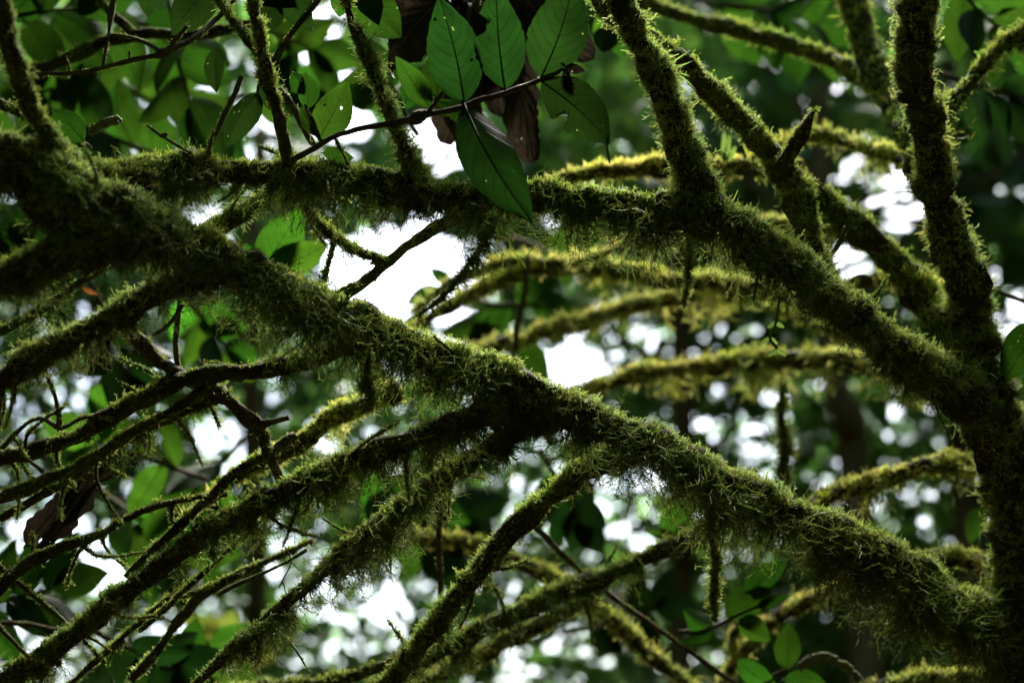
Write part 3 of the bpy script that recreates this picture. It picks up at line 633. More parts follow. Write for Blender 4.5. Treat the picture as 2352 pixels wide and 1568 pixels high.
# tangled dark moss on the left where the limbs meet
branch('branch', tree, [(330, 400, 2.34, 20), (320, 460, 2.33, 24, 60), (300, 520, 2.32, 24, 60), (250, 570, 2.3, 20, 60), (190, 620, 2.28, 16, 40)], 37, fuzz=13, mix='dark', h=1.3, s=2)
branch('branch', tree, [(60, 420, 2.2, 30), (110, 480, 2.2, 30, 80), (180, 520, 2.22, 28, 80), (260, 540, 2.25, 28, 60)], 38, fuzz=14, mix='dark', h=1.3, s=2)

# ------------------------------------------------------------------ branches further back, out of focus
def rear(label, pts, seed, sub=(), **kw):
    kw.setdefault('fuzz', 15); kw.setdefault('mix', 'rear'); kw.setdefault('h', 1.0); kw.setdefault('s', 1.4); kw.setdefault('f', 7); kw.setdefault('fine', False); kw.setdefault('wid', 1.3)
    r = root('mossy_branch', at(*pts[0][:3]), label, 'branch', 'mossy branches behind the big tree')
    branch('branch', r, pts, seed, **kw)
    for k, p in enumerate(sub): branch('side_branch', r, p, seed + 500 + k, **kw)
    return r
rear('yellow-green blurred branch with a hanging fork, above the two other rear branches in the middle', [(1960, 720, 3.3, 24), (1820, 680, 3.45, 22, 40), (1690, 655, 3.5, 21, 70), (1562, 636, 3.5, 20, 70), (1436, 614, 3.5, 20, 70), (1300, 604, 3.5, 19, 70), (1210, 622, 3.5, 17, 60), (1130, 655, 3.48, 15, 50), (1040, 695, 3.45, 14, 40), (970, 738, 3.42, 12, 20), (910, 785, 3.4, 10)], 51,
     sub=[[(1250, 606, 3.5, 14), (1180, 600, 3.52, 12, 30), (1100, 622, 3.55, 11, 30), (1020, 660, 3.6, 10, 20), (950, 720, 3.6, 8)]])
rear('blurred branch sloping down left between two bright gaps in the middle', [(1950, 760, 3.4, 20), (1800, 705, 3.6, 20, 60), (1650, 680, 3.65, 20, 80), (1520, 692, 3.65, 19, 70), (1400, 720, 3.65, 18, 60), (1292, 755, 3.65, 18, 50), (1190, 788, 3.62, 17, 40), (1110, 815, 3.6, 16, 30), (1000, 850, 3.6, 12)], 52)
rear('blurred tan branch arching over the bokeh lights below the right limb', [(2220, 900, 3.2, 24), (2100, 870, 3.4, 23, 70), (2010, 853, 3.5, 22, 80), (1900, 836, 3.55, 22, 80), (1800, 836, 3.58, 20, 90), (1700, 842, 3.6, 20, 80), (1600, 850, 3.6, 19, 70), (1500, 860, 3.6, 18, 60), (1410, 878, 3.6, 16, 40), (1330, 900, 3.58, 13), (1240, 930, 3.5, 10)], 53)
rear('short pale blurred branch behind the fork of the climbing limb', [(2000, 560, 3.4, 14), (1900, 525, 3.5, 14, 40), (1820, 512, 3.5, 14, 50), (1740, 512, 3.5, 12, 40), (1660, 540, 3.5, 9)], 54)
rear('thin blurred mossy branch just under the upper limb, centre right', [(1700, 560, 3.3, 12), (1600, 548, 3.4, 12, 40), (1530, 552, 3.4, 13, 40), (1450, 560, 3.4, 12, 30), (1380, 582, 3.4, 10, 20), (1310, 610, 3.4, 8)], 55)
rear('blurred mossy branch with pale upright shoots behind the climbing limb', [(1830, 395, 3.05, 20), (1740, 380, 3.1, 20, 40), (1620, 382, 3.1, 20, 50), (1500, 378, 3.1, 20, 40), (1400, 385, 3.1, 18, 40), (1310, 408, 3.1, 14, 20), (1220, 450, 3.1, 10)], 56)
rear('small blurred branch between the broken stub and the trunk', [(2110, 380, 3.1, 16), (2040, 355, 3.2, 15, 60), (1950, 330, 3.25, 15, 60), (1870, 312, 3.25, 13, 40), (1790, 335, 3.2, 10), (1740, 365, 3.1, 8)], 57)
rear('short blurred branch beside the trunk below the white gap', [(2180, 690, 3.1, 18), (2080, 648, 3.3, 18, 50), (2000, 645, 3.35, 16, 50), (1920, 665, 3.3, 14), (1850, 690, 3.1, 10)], 58)
rear('arched orange-green branch joining the lower trunk, right of the diagonal limb', [(2330, 1090, 2.95, 24), (2225, 1065, 3.05, 22, 70), (2117, 1068, 3.1, 21, 80), (2045, 1090, 3.1, 20, 80), (1960, 1122, 3.1, 18, 60), (1870, 1160, 3.05, 16), (1800, 1200, 2.95, 12)], 59, fuzz=13)
rear('golden fuzzy branch with a loop, lower right below the diagonal limb', [(2050, 1270, 3.1, 18), (1940, 1338, 3.3, 17, 20), (1829, 1392, 3.35, 16, 20), (1764, 1430, 3.35, 15, 10), (1725, 1475, 3.35, 14, 10), (1685, 1520, 3.35, 12), (1650, 1590, 3.35, 10)], 60, fuzz=13, h=.5,
     sub=[[(1690, 1512, 3.35, 9), (1684, 1465, 3.36, 9), (1705, 1430, 3.36, 9), (1750, 1425, 3.35, 9)]])
rear('mossy branch along the bottom edge in the lower right corner', [(1960, 1600, 3.1, 16), (2040, 1572, 3.1, 16, 20), (2130, 1562, 3.1, 16, 20), (2225, 1560, 3.1, 16, 20), (2330, 1580, 3.1, 16), (2450, 1610, 3.0, 14)], 61)
rear('brownish branch behind the diagonal limb in front of the lower trunk', [(2350, 1350, 2.9, 22), (2290, 1318, 2.95, 20, 30), (2225, 1292, 3.0, 20, 40), (2150, 1285, 3.0, 18, 30), (2060, 1300, 2.95, 14)], 62, fuzz=13)
rear('golden crooked blurred branch behind the lower centre stems', [(940, 1225, 3.3, 10), (1000, 1236, 3.3, 13, 20), (1070, 1242, 3.3, 14, 20), (1150, 1268, 3.3, 16, 40), (1230, 1305, 3.3, 17, 50), (1310, 1352, 3.3, 17, 50), (1390, 1410, 3.3, 16, 40), (1440, 1450, 3.3, 15, 30), (1470, 1490, 3.3, 14, 20), (1530, 1530, 3.3, 14, 20), (1620, 1600, 3.3, 12)], 63)
rear('blurred branch under the lower sloping limb near the bottom centre', [(1360, 1370, 3.1, 14), (1240, 1440, 3.15, 16, 60), (1130, 1500, 3.15, 17, 50), (1030, 1545, 3.15, 17, 40), (900, 1610, 3.15, 14)], 64)
rear('low mossy branch at the bottom edge left of centre', [(960, 1500, 2.85, 14), (880, 1530, 2.88, 14, 20), (800, 1558, 2.9, 13, 20), (700, 1572, 2.9, 12), (580, 1575, 2.9, 11), (480, 1600, 2.9, 9)], 65, mix='near')
rear('blurred dark bough behind the leaves in the top left corner', [(60, 175, 3.0, 13), (140, 145, 3.0, 14, 10), (230, 105, 3.0, 14, 10), (330, 82, 3.0, 13, 10), (440, 82, 3.0, 12, 10), (560, 60, 3.0, 10), (660, 30, 3.0, 9), (740, -10, 3.0, 8)], 66, mix='dark', fuzz=7, f=4, s=.5, h=.5,
     sub=[[(310, 80, 3.0, 11), (270, 45, 3.0, 11), (230, 0, 3.0, 10), (205, -60, 3.0, 9)]])
rear('thin mossy bough crossing low between the two lower left limbs', [(720, 1240, 2.75, 5), (640, 1275, 2.75, 7, 20), (540, 1320, 2.75, 9, 30), (460, 1370, 2.75, 10, 20), (410, 1430, 2.75, 11, 20), (370, 1480, 2.75, 11), (300, 1560, 2.75, 10)], 67, mix='near', fuzz=8, f=5, s=1,
     sub=[[(540, 1320, 2.75, 8), (470, 1352, 2.75, 7, 20), (390, 1380, 2.75, 6, 20), (320, 1420, 2.75, 5)]])

# ------------------------------------------------------------------ thin bare twigs
def bare(label, pts, seed, sub=(), name='bare_twig', moss=True, knots=(), **kw):
    r = root(name, at(*pts[0][:3]), label, 'twig', 'thin bare twigs')
    kw.setdefault('fuzz', 3.5); kw.setdefault('f', 1.6); kw.setdefault('s', .2); kw.setdefault('h', 0); kw.setdefault('mix', 'pale')
    twig(r, pts, seed, name='stem', moss=moss, **kw)
    for k, p in enumerate(sub): twig(r, p, seed + 700 + k, name='side_twig', moss=moss, **kw)
    for k, (x, y, d, rr) in enumerate(knots): twig(r, [(x - rr * 1.8, y + rr * .7, d, rr * .4), (x - rr * .6, y + rr * .2, d, rr), (x + rr * .6, y - rr * .2, d, rr * 1.05), (x + rr * 1.9, y - rr * .8, d, rr * .4)], seed + 900 + k, name='knot')
    return r
bare('sharp lichen-speckled twig with a swollen knot, top left', [(90, 168, 2.5, 4), (150, 170, 2.5, 5), (200, 164, 2.5, 5.5), (260, 150, 2.5, 6), (320, 134, 2.5, 6), (375, 124, 2.5, 7), (410, 105, 2.52, 6), (450, 85, 2.55, 6), (500, 40, 2.6, 6), (540, 0, 2.62, 6)], 71,
     sub=[[(375, 122, 2.5, 5), (335, 98, 2.52, 4.5), (295, 84, 2.54, 4), (255, 80, 2.56, 3.5)], [(160, 170, 2.5, 3.5), (158, 150, 2.5, 3), (150, 130, 2.5, 2.5)], [(297, 140, 2.5, 3), (298, 118, 2.5, 2.5)], [(375, 124, 2.5, 5), (400, 95, 2.48, 5), (430, 60, 2.47, 4.5)]], knots=[(372, 124, 2.5, 11)])
bare('thin dark stalk hanging from above with a swollen bud near its top', [(268, -30, 2.42, 3), (262, 0, 2.42, 4.5), (256, 30, 2.42, 10), (253, 60, 2.42, 5), (245, 105, 2.42, 4), (237, 150, 2.42, 3.5)], 72)
bare('slanting dark twig standing on the upper limb, left of the dotted leaf', [(556, 175, 2.45, 5), (540, 215, 2.45, 6), (515, 265, 2.45, 6), (495, 310, 2.45, 6.5), (468, 365, 2.45, 7)], 73)
bare('short broken twig poking up from the upper limb on the left', [(338, 288, 2.38, 3.5), (360, 305, 2.38, 4), (400, 330, 2.38, 3.5), (440, 352, 2.38, 3)], 74, knots=[(376, 312, 2.38, 5)])
bare('thin dark twig rising to the top edge between the leaf and the mossy stem', [(620, 160, 2.6, 8), (660, 90, 2.6, 7), (690, 50, 2.6, 7), (725, 10, 2.6, 6), (760, -40, 2.6, 6)], 75)
bare('dark diagonal stick beside the leaf with white holes', [(640, 200, 2.6, 7), (670, 240, 2.6, 8), (700, 300, 2.6, 7), (720, 330, 2.58, 6)], 76)
bare('crooked twig hanging on the left below the pale mossy branch', [(85, 820, 2.36, 4.5), (105, 860, 2.36, 5.5), (125, 910, 2.37, 6), (136, 960, 2.38, 6.5), (140, 985, 2.38, 6), (190, 960, 2.39, 5), (240, 955, 2.4, 4)], 77, mix='near', fuzz=6, f=3,
     sub=[[(138, 985, 2.38, 6), (90, 960, 2.38, 6), (45, 985, 2.38, 5), (5, 1030, 2.38, 5)], [(30, 1000, 2.38, 4), (60, 1050, 2.36, 4), (100, 1085, 2.36, 4)]])
bare('small side twig on the smooth-barked branch, left', [(280, 880, 2.4, 2.5), (310, 898, 2.4, 3), (330, 925, 2.4, 3)], 78)
bare('long thin straight stick sloping down through the bottom centre', [(1225, 1205, 2.95, 6), (1290, 1270, 2.95, 6.5), (1346, 1324, 2.96, 6), (1421, 1382, 2.96, 6), (1505, 1440, 2.97, 6.5), (1600, 1505, 2.98, 6.5), (1690, 1572, 3, 6), (1760, 1620, 3, 6)], 79)
bare('thin upright blurred stem behind the lower centre limbs', [(1032, 985, 3.0, 5), (1020, 1060, 3.0, 7), (1014, 1150, 3.0, 6), (1008, 1250, 3.0, 7), (1012, 1340, 3.0, 6), (1010, 1440, 3.0, 5)], 80)
bare('thin grey stem hanging in front of the rear branches, middle', [(1212, 590, 3.4, 6), (1205, 670, 3.4, 7), (1188, 745, 3.4, 6), (1183, 800, 3.4, 6), (1182, 850, 3.4, 6)], 81)
bare('straight grey twig running off the right edge beside the trunk', [(2225, 645, 2.85, 4), (2270, 660, 2.85, 5), (2320, 680, 2.85, 5.5), (2400, 708, 2.85, 6)], 82)
bare('fine dark twig between the two lower left limbs', [(705, 1262, 2.5, 4), (660, 1290, 2.5, 4), (600, 1318, 2.52, 4), (540, 1345, 2.54, 5), (500, 1365, 2.55, 6)], 83)
bare('thin twig at the lower left edge with a fork', [(-20, 1420, 2.36, 6), (30, 1470, 2.36, 5), (70, 1510, 2.36, 4), (110, 1530, 2.36, 3)], 84, mix='near', fuzz=6, f=3)
bare('pale horizontal twig behind the lower left leaves', [(-20, 1428, 2.9, 5), (60, 1433, 2.9, 5), (140, 1446, 2.9, 4.5), (220, 1450, 2.9, 4)], 85)
bare('short dark twig pointing down in the white gap near the trunk', [(1945, 520, 2.72, 5), (1925, 565, 2.72, 5), (1905, 595, 2.72, 4)], 86)
bare('dark slanted twig under the left hanging moss', [(420, 700, 2.36, 4), (400, 730, 2.36, 5), (375, 755, 2.36, 5), (350, 770, 2.36, 4)], 87)
bare('upright mossy twig in the gap left of the hanging moss', [(415, 690, 2.42, 5), (408, 740, 2.42, 6), (405, 800, 2.42, 6), (410, 850, 2.42, 6)], 88, fuzz=6, f=4, mix='near')
bare('forked wiry twig dangling below the second lower limb', [(655, 1255, 2.4, 2), (668, 1290, 2.4, 1.8), (650, 1330, 2.4, 1.6), (640, 1350, 2.4, 1.2)], 89, moss=False, sub=[[(668, 1290, 2.4, 1.6), (690, 1310, 2.4, 1.2)], [(648, 1332, 2.4, 1.4), (660, 1372, 2.4, 1)]])

# ------------------------------------------------------------------ foreground twig with large leaves
hero = root('leafy_twig', at(690, 362, 2.42), 'sharp leafy twig with large dark green veined leaves, top centre', 'twig')
twig(hero, [(660, 375, 2.44, 7), (700, 352, 2.42, 7.5), (760, 318, 2.42, 7), (820, 298, 2.42, 7), (880, 288, 2.42, 7), (930, 277, 2.41, 8), (990, 262, 2.4, 7), (1065, 243, 2.4, 7), (1110, 226, 2.4, 6.5), (1160, 211, 2.4, 6.5), (1205, 195, 2.39, 6), (1245, 180, 2.38, 6), (1275, 168, 2.38, 5), (1292, 158, 2.38, 4)], 101, name='stem')
twig(hero, [(935, 277, 2.41, 8), (950, 271, 2.41, 15), (966, 266, 2.405, 15), (985, 262, 2.4, 8)], 102, name='gall')
twig(hero, [(983, 258, 2.4, 5), (996, 240, 2.4, 5), (1012, 220, 2.4, 4), (1025, 203, 2.4, 3)], 103, name='side_shoot')
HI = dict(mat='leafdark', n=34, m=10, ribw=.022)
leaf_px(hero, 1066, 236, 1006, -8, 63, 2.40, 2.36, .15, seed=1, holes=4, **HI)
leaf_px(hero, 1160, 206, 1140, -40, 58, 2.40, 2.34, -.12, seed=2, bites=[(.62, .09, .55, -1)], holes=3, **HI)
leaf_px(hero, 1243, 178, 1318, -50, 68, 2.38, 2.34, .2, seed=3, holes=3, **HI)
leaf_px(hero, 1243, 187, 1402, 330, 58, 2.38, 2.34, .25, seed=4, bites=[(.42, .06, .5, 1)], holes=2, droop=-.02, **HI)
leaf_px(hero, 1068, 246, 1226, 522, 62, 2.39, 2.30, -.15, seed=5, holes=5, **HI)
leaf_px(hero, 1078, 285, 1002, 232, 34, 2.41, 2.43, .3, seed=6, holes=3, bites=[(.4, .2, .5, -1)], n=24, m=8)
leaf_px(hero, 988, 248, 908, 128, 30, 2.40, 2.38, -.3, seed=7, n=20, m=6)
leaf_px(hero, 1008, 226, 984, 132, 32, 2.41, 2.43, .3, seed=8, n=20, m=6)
leaf_px(hero, 1395, 300, 1403, 378, 6, 2.35, 2.34, .9, mat='leafdry', seed=9, rib=False, label='curled dry strip at the leaf tip')
leaf_px(hero, 1292, 158, 1318, 217, 16, 2.38, 2.37, .9, mat='leafdry', seed=10, pleat=.25, ribmat='drymidrib', n=14, label='small withered curled leaf')
leaf_px(hero, 1296, 158, 1346, 162, 13, 2.38, 2.37, .5, mat='leafdry', seed=11, ribmat='drymidrib', label='small withered leaf remnant')
leaf_px(hero, 1299, 155, 1286, 140, 4, 2.38, 2.38, .2, mat='leafdry', seed=12, rib=False)

def sprig(name, label, stem, leaves, d, mat='leaf', seed=0, group='leafy sprigs among the branches', cat='leafy sprig', **kw):
    r = root(name, at(*stem[0][:3]), label, cat, group)
    twig(r, stem, seed, name='stem')
    for k, lf in enumerate(leaves):
        bx, by, tx, ty, hw = lf[:5]; roll = lf[5] if len(lf) > 5 else .2 * (-1) ** k
        dd = lf[6] if len(lf) > 6 else 0.0
        lr = np.random.default_rng(seed * 91 + k)
        leaf_px(r, bx, by, tx, ty, hw, d, d + dd, roll, droop=lr.uniform(-.02, .16), fold=lr.uniform(.08, .55), mat=mat if len(lf) < 8 else lf[7], seed=seed * 37 + k, **kw)
    return r
sprig('leafy_sprig', 'sprig with a pointed leaf pierced by white holes, beside the mossy stem', [(745, 330, 2.5, 4), (732, 315, 2.5, 4), (712, 270, 2.5, 3), (700, 240, 2.5, 3)],
      [(731, 322, 799, 187, 44, .15), (706, 250, 702, 166, 27, -.3), (735, 312, 690, 244, 20, .6), (741, 350, 814, 362, 20, .5), (700, 215, 668, 165, 22, .3)], 2.5, seed=21, n=26, m=9, holes=7)
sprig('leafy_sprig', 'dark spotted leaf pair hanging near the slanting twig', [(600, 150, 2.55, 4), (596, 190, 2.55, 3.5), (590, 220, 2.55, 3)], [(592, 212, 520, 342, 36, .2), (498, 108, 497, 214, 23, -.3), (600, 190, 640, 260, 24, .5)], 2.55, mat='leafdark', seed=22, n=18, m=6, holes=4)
sprig('leafy_sprig', 'single smooth leaf on a short stalk above the left mossy limb', [(210, 340, 2.45, 3.5), (195, 328, 2.45, 3)], [(193, 326, 118, 250, 30, .25)], 2.45, seed=23, n=16, m=5)
sprig('leafy_sprig', 'large leaf at the top edge, its point beside the mossy stem', [(780, -40, 2.55, 4), (800, -15, 2.55, 4), (815, -5, 2.55, 3)], [(805, -12, 922, 88, 52, .15), (820, -20, 870, 60, 30, -.3), (790, -30, 780, 40, 30, .3)], 2.55, seed=24, n=20, m=6)
sprig('leafy_sprig', 'dark leaves hanging from the top edge left of the mossy stem', [(530, -60, 2.6, 4), (500, -30, 2.6, 4), (470, -20, 2.6, 4)], [(500, -40, 396, 84, 50, .15), (330, -50, 342, 42, 26, .1), (560, -40, 690, 20, 45, -.3), (640, -40, 720, 70, 40, .3), (630, -20, 600, 90, 35, -.2)], 2.6, mat='leafdark', seed=25, n=16, m=5)
sprig('leafy_sprig', 'big blurred pale green leaves beside the white gap, left of centre', [(590, 660, 3.0, 6), (600, 630, 3.0, 5), (606, 615, 3.0, 4)], [(602, 628, 694, 478, 52, .1), (606, 632, 756, 560, 42, .35), (600, 640, 560, 560, 34, -.3), (610, 640, 720, 680, 34, .6)], 3.0, mat='leaffresh', seed=26, n=14, m=4)
sprig('leafy_sprig', 'broad leaf at the right edge below the grey twig', [(2440, 700, 2.7, 5), (2390, 735, 2.7, 4)], [(2385, 738, 2304, 876, 46, .1), (2390, 738, 2400, 900, 50, -.3)], 2.7, seed=27, n=14, m=5)
sprig('leafy_sprig', 'bright green leaf cluster by the golden loop, lower right', [(1560, 1450, 3.0, 4.5), (1620, 1446, 3.0, 4.5), (1680, 1420, 3.0, 4.5), (1740, 1392, 3.0, 4), (1775, 1370, 3.0, 3)],
      [(1712, 1362, 1808, 1288, 36, .4), (1668, 1415, 1772, 1350, 40, .15), (1735, 1396, 1820, 1364, 16, .6), (1698, 1420, 1770, 1470, 30, .3), (1640, 1440, 1570, 1400, 30, .5), (1640, 1446, 1560, 1475, 24, .7)], 3.0, mat='leaffresh', seed=28)
sprig('leafy_sprig', 'upright oval leaf with two low leaves near the bottom edge, lower right', [(1690, 1620, 3.0, 4), (1760, 1560, 3.0, 4), (1806, 1535, 3.0, 3)], [(1806, 1538, 1812, 1426, 32, .1), (1694, 1514, 1782, 1570, 32, .5), (1800, 1560, 1900, 1570, 26, .5), (1790, 1575, 1700, 1590, 30, .6)], 3.0, mat='leaffresh', seed=29)
sprig('leafy_sprig', 'small yellowish leaves under the lower trunk, lower right', [(2230, 1440, 2.85, 3), (2205, 1460, 2.85, 3), (2195, 1475, 2.85, 2)], [(2198, 1462, 2116, 1488, 15, .2), (2200, 1455, 2130, 1452, 10, .4), (2200, 1470, 2197, 1516, 14, .2)], 2.85, mat='leafyellow', seed=30)
sprig('leafy_sprig', 'bright leaf pair behind the hanging rope of moss, centre right', [(1600, 1250, 3.4, 4), (1545, 1230, 3.4, 4), (1500, 1225, 3.4, 3)], [(1520, 1224, 1580, 1135, 30, .2), (1560, 1234, 1478, 1220, 22, .5), (1550, 1230, 1620, 1190, 26, .5)], 3.4, mat='leaffresh', seed=31)
sprig('leafy_sprig', 'large blurred leaves behind the middle gap left of the grey stem', [(1240, 700, 3.85, 6), (1180, 700, 3.85, 6), (1100, 690, 3.85, 5), (1020, 640, 3.85, 4)],
      [(1150, 745, 1010, 770, 36, .3), (1170, 700, 1060, 830, 40, -.2), (1220, 700, 1330, 720, 36, .3), (1180, 690, 1290, 620, 34, -.3), (1040, 655, 985, 615, 18, .3), (1010, 660, 930, 700, 22, .3), (960, 720, 920, 780, 24, .2), (1120, 720, 1080, 860, 32, .4), (1200, 780, 1260, 880, 30, .2)], 3.85, seed=32)
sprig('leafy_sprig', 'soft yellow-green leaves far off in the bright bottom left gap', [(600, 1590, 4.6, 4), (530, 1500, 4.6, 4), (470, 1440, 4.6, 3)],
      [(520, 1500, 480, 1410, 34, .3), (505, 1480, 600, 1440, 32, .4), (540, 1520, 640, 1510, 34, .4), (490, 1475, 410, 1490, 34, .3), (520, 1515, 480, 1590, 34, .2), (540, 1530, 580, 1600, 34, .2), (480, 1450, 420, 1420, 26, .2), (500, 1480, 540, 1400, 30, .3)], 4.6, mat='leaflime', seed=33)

def auto_sprig(label, start, end, d, n, length, hw, seed, mat='leaf'):
    """alternate leaves along a stem"""
    rng = np.random.default_rng(seed); s = np.array(start, float); e = np.array(end, float); ax = (e - s) / np.linalg.norm(e - s); pr = np.array([-ax[1], ax[0]])
    lv = []
    for k in range(n):
        f = (k + .6) / n; b = s + (e - s) * f; sg = (-1) ** k; ang = rng.uniform(.5, 1.2)
        dr = ax * math.cos(ang) + sg * pr * math.sin(ang) + np.array([0, .25]); dr /= np.linalg.norm(dr)
        l = length * rng.uniform(.75, 1.2)
        lv.append((*b, *(b + dr * l), hw * rng.uniform(.8, 1.2), rng.uniform(-.8, .8), rng.uniform(-.12, .12) * d * .3))
    lv.append((*e, *(e + ax * length * .9), hw, rng.uniform(-.5, .5)))
    mid = (s + e) / 2 + pr * rng.uniform(-14, 14)
    return sprig('leafy_sprig', label, [(*(s - ax * 60), d, 6), (*s, d, 6), (*mid, d, 5), (*e, d, 3.5)], lv, d, mat=mat, seed=seed)
auto_sprig('blurred broad leaves in the very top left corner', (-40, 60), (180, 20), 3.1, 6, 150, 46, 41)
auto_sprig('blurred leaves above the knotted twig, top left', (140, -30), (400, 90), 3.4, 5, 160, 46, 42)
auto_sprig('blurred leaves along the left edge above the dark mossy mass', (-50, 250), (170, 190), 3.5, 6, 150, 44, 43)
auto_sprig('blurred leaves under the swollen knot of the twig', (400, 60), (440, 240), 3.3, 4, 160, 46, 44)
auto_sprig('soft green leaves between the flower spike and the slanting twig', (240, 170), (450, 300), 3.9, 5, 160, 46, 45)
auto_sprig('dark green leaves hanging behind the first mossy stem', (580, 60), (720, 110), 3.5, 5, 130, 40, 46)
auto_sprig('blurred leaves low behind the left end of the upper limb', (330, 345), (110, 250), 3.4, 6, 140, 40, 47)
auto_sprig('half-hidden leaves left of the leaf with white holes', (580, 220), (690, 210), 3.6, 5, 110, 34, 48)
auto_sprig('leaf cluster peeping out at the left edge under the dark mossy mass', (-40, 520), (30, 540), 3.0, 4, 110, 34, 49)
auto_sprig('leaves behind the bare brown dead branch', (230, 700), (300, 860), 3.3, 6, 130, 40, 50, 'leafdark')
auto_sprig('leaves in the gap between hanging moss and bare dead branch', (420, 680), (520, 800), 3.6, 6, 110, 36, 51, 'leaffresh')
auto_sprig('leaves below the smooth-barked branch on the left', (420, 1080), (220, 1010), 3.4, 7, 150, 42, 52, 'leaffresh')
auto_sprig('leaves behind the crossing thin mossy twigs, lower left', (520, 1050), (420, 1160), 3.6, 6, 140, 42, 53, 'leaffresh')
auto_sprig('bright leaves left of the lower sloping limb', (260, 1150), (420, 1290), 3.7, 7, 140, 40, 54, 'leaffresh')
auto_sprig('large leaf fan at the lower left edge', (-60, 1400), (120, 1350), 3.1, 6, 150, 40, 55)
auto_sprig('dark leaves at the bottom edge under the lower left limb', (260, 1470), (400, 1540), 3.1, 6, 140, 40, 56, 'leafdark')
auto_sprig('leaves in the lower left corner under the mossy limb', (300, 1590), (480, 1500), 3.3, 5, 140, 38, 57, 'leaffresh')
auto_sprig('leaves behind the moss curtain between the two lower limbs', (860, 1060), (980, 1240), 3.9, 8, 150, 44, 58, 'leaffresh')
auto_sprig('leaves showing below the middle of the diagonal limb', (1270, 1080), (1330, 1180), 3.7, 5, 120, 36, 59, 'leafdark')
auto_sprig('bright leaves peeping out under the upper limb, centre', (1220, 560), (1340, 590), 3.9, 5, 110, 32, 60)
auto_sprig('blurred leaves between the two stems at the top right', (1650, 10), (1880, 50), 3.9, 7, 140, 42, 61)
auto_sprig('leaves in the top right corner above the side branch', (2200, -30), (2330, 90), 3.3, 6, 150, 44, 62)
auto_sprig('dark leaves right of the trunk under the side branch', (2200, 180), (2360, 230), 3.4, 6, 130, 40, 63, 'leafdark')
auto_sprig('leaf hanging behind the big leaves, just left of the brown dead leaf', (930, 260), (880, 180), 3.0, 4, 120, 36, 64)
auto_sprig('leaf tip below the broken leaf near the climbing limb', (1380, 20), (1400, 60), 3.2, 3, 90, 26, 65)
auto_sprig('blurred leaf group behind the lower trunk at the right edge', (2250, 1150), (2320, 1230), 3.4, 5, 90, 28, 66)
auto_sprig('dim leaves behind the rear branches near the bottom centre', (1350, 1440), (1500, 1400), 4.0, 6, 110, 34, 67, 'leafdark')
auto_sprig('leaves hidden behind the sloping limbs, bottom centre left', (950, 1210), (1060, 1180), 3.9, 5, 130, 40, 68, 'leafdark')

# ------------------------------------------------------------------ large dead leaf hanging at the top
dead = root('dead_leaf', at(1100, -60, 2.75), 'huge shrivelled dark brown dead leaf hanging behind the green leaves', 'dead leaf')
twig(dead, [(1090, -220, 2.75, 8), (1095, -120, 2.75, 8), (1100, -40, 2.75, 8), (1095, 30, 2.75, 7)], 110, name='stalk')
DL = dict(mat='leafdry', pleat=.20, ribmat='drymidrib', n=36, m=7, wav=.085, ribw=.03)
d_ = 2.75
for k, (bx, by, tx, ty, hw, roll, dd) in enumerate([(1030, -10, 893, 172, 70, .5, -.05), (1085, 0, 1080, 392, 62, .7, .02), (1110, 10, 1222, 372, 78, -.4, .05), (1070, -30, 850, 60, 75, .3, .04), (1140, -30, 1366, 132, 70, .3, .06),
                                                      (1080, 0, 1020, 330, 60, -.6, .04), (1100, -20, 1165, 270, 90, .2, .08), (1050, -70, 960, 130, 95, .1, .03), (1150, -70, 1290, 90, 95, -.2, .02), (1120, -40, 1110, 200, 110, 0, .10)]):
    leaf_px(dead, bx, by, tx, ty, hw * .78, d_ + dd, d_ + dd + .03, roll, seed=120 + k, name='lobe', prof=(.5, .6), **DL)
dead2 = root('dead_leaf', at(95, 1270, 2.6), 'dark brown curled dead leaf hanging at the lower left above the bright gap', 'dead leaf')
twig(dead2, [(60, 1290, 2.6, 6), (110, 1240, 2.6, 5), (180, 1140, 2.6, 4), (230, 1060, 2.6, 4), (246, 1020, 2.6, 3)], 111, name='stalk')
for k, (bx, by, tx, ty, hw, roll) in enumerate([(70, 1280, 240, 1050, 26, .9), (110, 1262, 252, 1085, 22, -.8), (60, 1250, 180, 1090, 30, .5)]):
    leaf_px(dead2, bx, by, tx, ty, hw, 2.6, 2.62, roll, seed=140 + k, name='lobe', **DL)

# ------------------------------------------------------------------ small plants growing on the limbs
def spike(label, pts, seed, rr):
    r = root('flower_spike', at(*pts[0][:3]), label, 'flower spike', 'beaded flower spikes')
    twig(r, [(x, y, d, rr * .35) for x, y, d in pts], seed, name='stem', mat='bead')
    rng = np.random.default_rng(seed); A = catmull(np.array(pts, float), 12); V, Q, n = [], [], 0
    for k in range(2, len(A)):
        for w in range(3):
            x, y, d = A[k]; off = rng.normal(0, 1, 2); off = off / np.linalg.norm(off) * rr * .75
            c = np.array([at(x + off[0] - rr * .4, y + off[1], d + rng.uniform(-.004, .004)), at(x + off[0], y + off[1], d), at(x + off[0] + rr * .4, y + off[1] + rr * .1, d)])
            v, q = tube_arrays(c, np.array([.35, .62, .3]) * rr * unit(d), 6); V.append(v); Q.append(q + n); n += len(v)
    mesh_quads('bead_cluster', np.vstack(V), np.vstack(Q), M['bead'], r, smooth=True)['kind'] = 'stuff'
spike('pale beaded flower spike hanging among the top left leaves', [(205, 304, 2.62, ), (225, 292, 2.62), (245, 282, 2.62), (270, 276, 2.62)], 161, 9)
spike('arched pale flower spike near the bottom edge, lower right', [(1835, 1535, 2.95), (1865, 1512, 2.95), (1905, 1510, 2.95), (1945, 1532, 2.95), (1975, 1562, 2.95)], 162, 9)
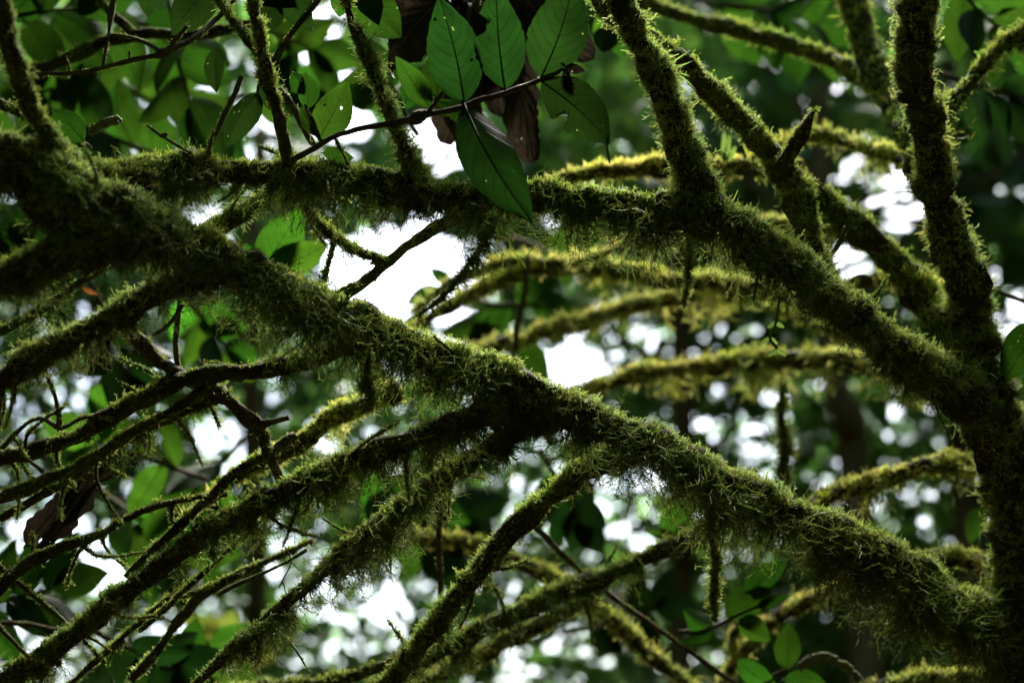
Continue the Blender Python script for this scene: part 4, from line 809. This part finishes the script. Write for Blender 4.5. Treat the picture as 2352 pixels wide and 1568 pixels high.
def blades(name, label, cat, base, tips, seed, w=3.0, mat='grass', part='blade'):
    r = root(name, at(*base), label, cat)
    for k, (tx, ty, sag) in enumerate(tips):
        b = at(*base); t = at(tx, ty, base[2] + .01 * (k % 3 - 1)); L = np.linalg.norm(t - b)
        leaf_blade(r, b + RT * (.002 * (k - len(tips) / 2)), t, w * unit(base[2]), roll=.4 * (-1) ** k, droop=sag, fold=.3, n=8, m=1, mat='leafdark' if mat == 'grass' else mat, seed=seed + k, rib=False, prof=(.25, .5), name=part)
    return r
blades('grass_tuft', 'dark grass-like tuft on the crest of the diagonal limb, in front of white sky', 'grass tuft', (782, 722, 2.42), [(838, 662, -.12), (862, 690, -.15), (815, 655, -.05), (850, 716, -.1), (800, 668, .06), (788, 676, .1)], 170)
blades('needle_tuft', 'pale thin needle tuft where the climbing limb crosses its neighbour', 'plant tuft', (1530, 160, 2.5), [(1586, 116, -.05), (1592, 140, -.08), (1600, 210, -.15), (1570, 150, .1), (1585, 175, -.1)], 180, w=1.8, mat='shoot')
blades('pale_shoot', 'pair of pale upright shoots on the rear branch beside the climbing limb', 'plant shoot', (1668, 372, 3.08), [(1665, 300, .02), (1676, 305, -.03), (1658, 330, .05), (1690, 335, -.06)], 190, w=7, mat='shoot')
blades('pale_shoot', 'small pale fern shoot at the edge of the climbing limb', 'plant shoot', (1595, 372, 2.75), [(1590, 335, .02), (1605, 342, -.03), (1582, 350, .05)], 195, w=7, mat='shoot')
blades('pale_shoot', 'short pale curved shoots on the lower end of the diagonal limb', 'plant shoot', (2285, 1375, 2.66), [(2330, 1350, -.2), (2340, 1372, -.2), (2318, 1340, -.15)], 198, w=2.5, mat='shoot')
rust = root('dead_leaf', at(95, 640, 2.25), 'scrap of rusty orange dead leaf caught in the left moss', 'dead leaf')
for k, (bx, by, tx, ty, hw) in enumerate([(100, 650, 84, 618, 9), (104, 650, 120, 622, 8), (92, 652, 70, 640, 8)]):
    leaf_px(rust, bx, by, tx, ty, hw, 2.25, roll=.3 * k, mat='rust', seed=210 + k, n=8, m=3, rib=False, name='fragment')
rust2 = root('dead_leaf', at(190, 655, 2.25), 'small orange dead leaf lying on the pale mossy branch', 'dead leaf')
leaf_px(rust2, 188, 660, 228, 676, 8, 2.25, roll=.6, mat='rust', seed=215, n=8, m=3, rib=False, name='blade')
for lab, pts, sd in (('thin green trailing vine with tiny leaves below the climbing limb', [(1748, 560, 2.5), (1742, 600, 2.49), (1738, 650, 2.48), (1730, 690, 2.48)], 220),
                     ('green vine shoot hanging above the tan rear branch', [(1790, 690, 2.55), (1782, 740, 2.55), (1768, 775, 2.55), (1785, 800, 2.55)], 221)):
    v = root('vine', at(*pts[0]), lab, 'vine', 'small vines on the limbs')
    twig(v, [(x, y, d, 3) for x, y, d in pts], sd, name='stem', mat='shoot')
    for k in range(1, len(pts)):
        x, y, d = pts[k]
        for sg in (-1, 1): leaf_px(v, x, y, x + sg * 20, y + 10 + 3 * k, 6, d, roll=.4, mat='shoot', seed=sd * 3 + k, n=6, m=2, rib=False)
for lab, pts, sd in (('wiry lichen tangle trailing from the upper limb into the white gap', [(1130, 500, 2.44, 3, 60), (1110, 560, 2.42, 3, 70), (1070, 620, 2.4, 2.5, 60), (1020, 680, 2.4, 2.5, 40), (965, 722, 2.4, 2, 20)], 230),
                     ('pale lichen beard dangling at the junction of the upper and climbing limbs', [(1585, 560, 2.44, 3, 30), (1582, 610, 2.43, 3, 30), (1580, 650, 2.43, 2.5, 25), (1572, 690, 2.43, 2, 10)], 231),
                     ('leafy moss strand hanging over the front of the diagonal limb', [(850, 800, 2.38, 3, 60), (845, 860, 2.37, 3, 50), (850, 920, 2.37, 2, 40)], 232)):
    v = root('lichen_strand', at(*pts[0][:3]), lab, 'lichen', 'hanging lichen strands')
    branch('strand', v, pts, sd, sides=5, fuzz=12, f=9, s=5, h=3.0, mix='pale' if sd == 231 else 'dark')
print('moss triangles', MOSS_TRIS)
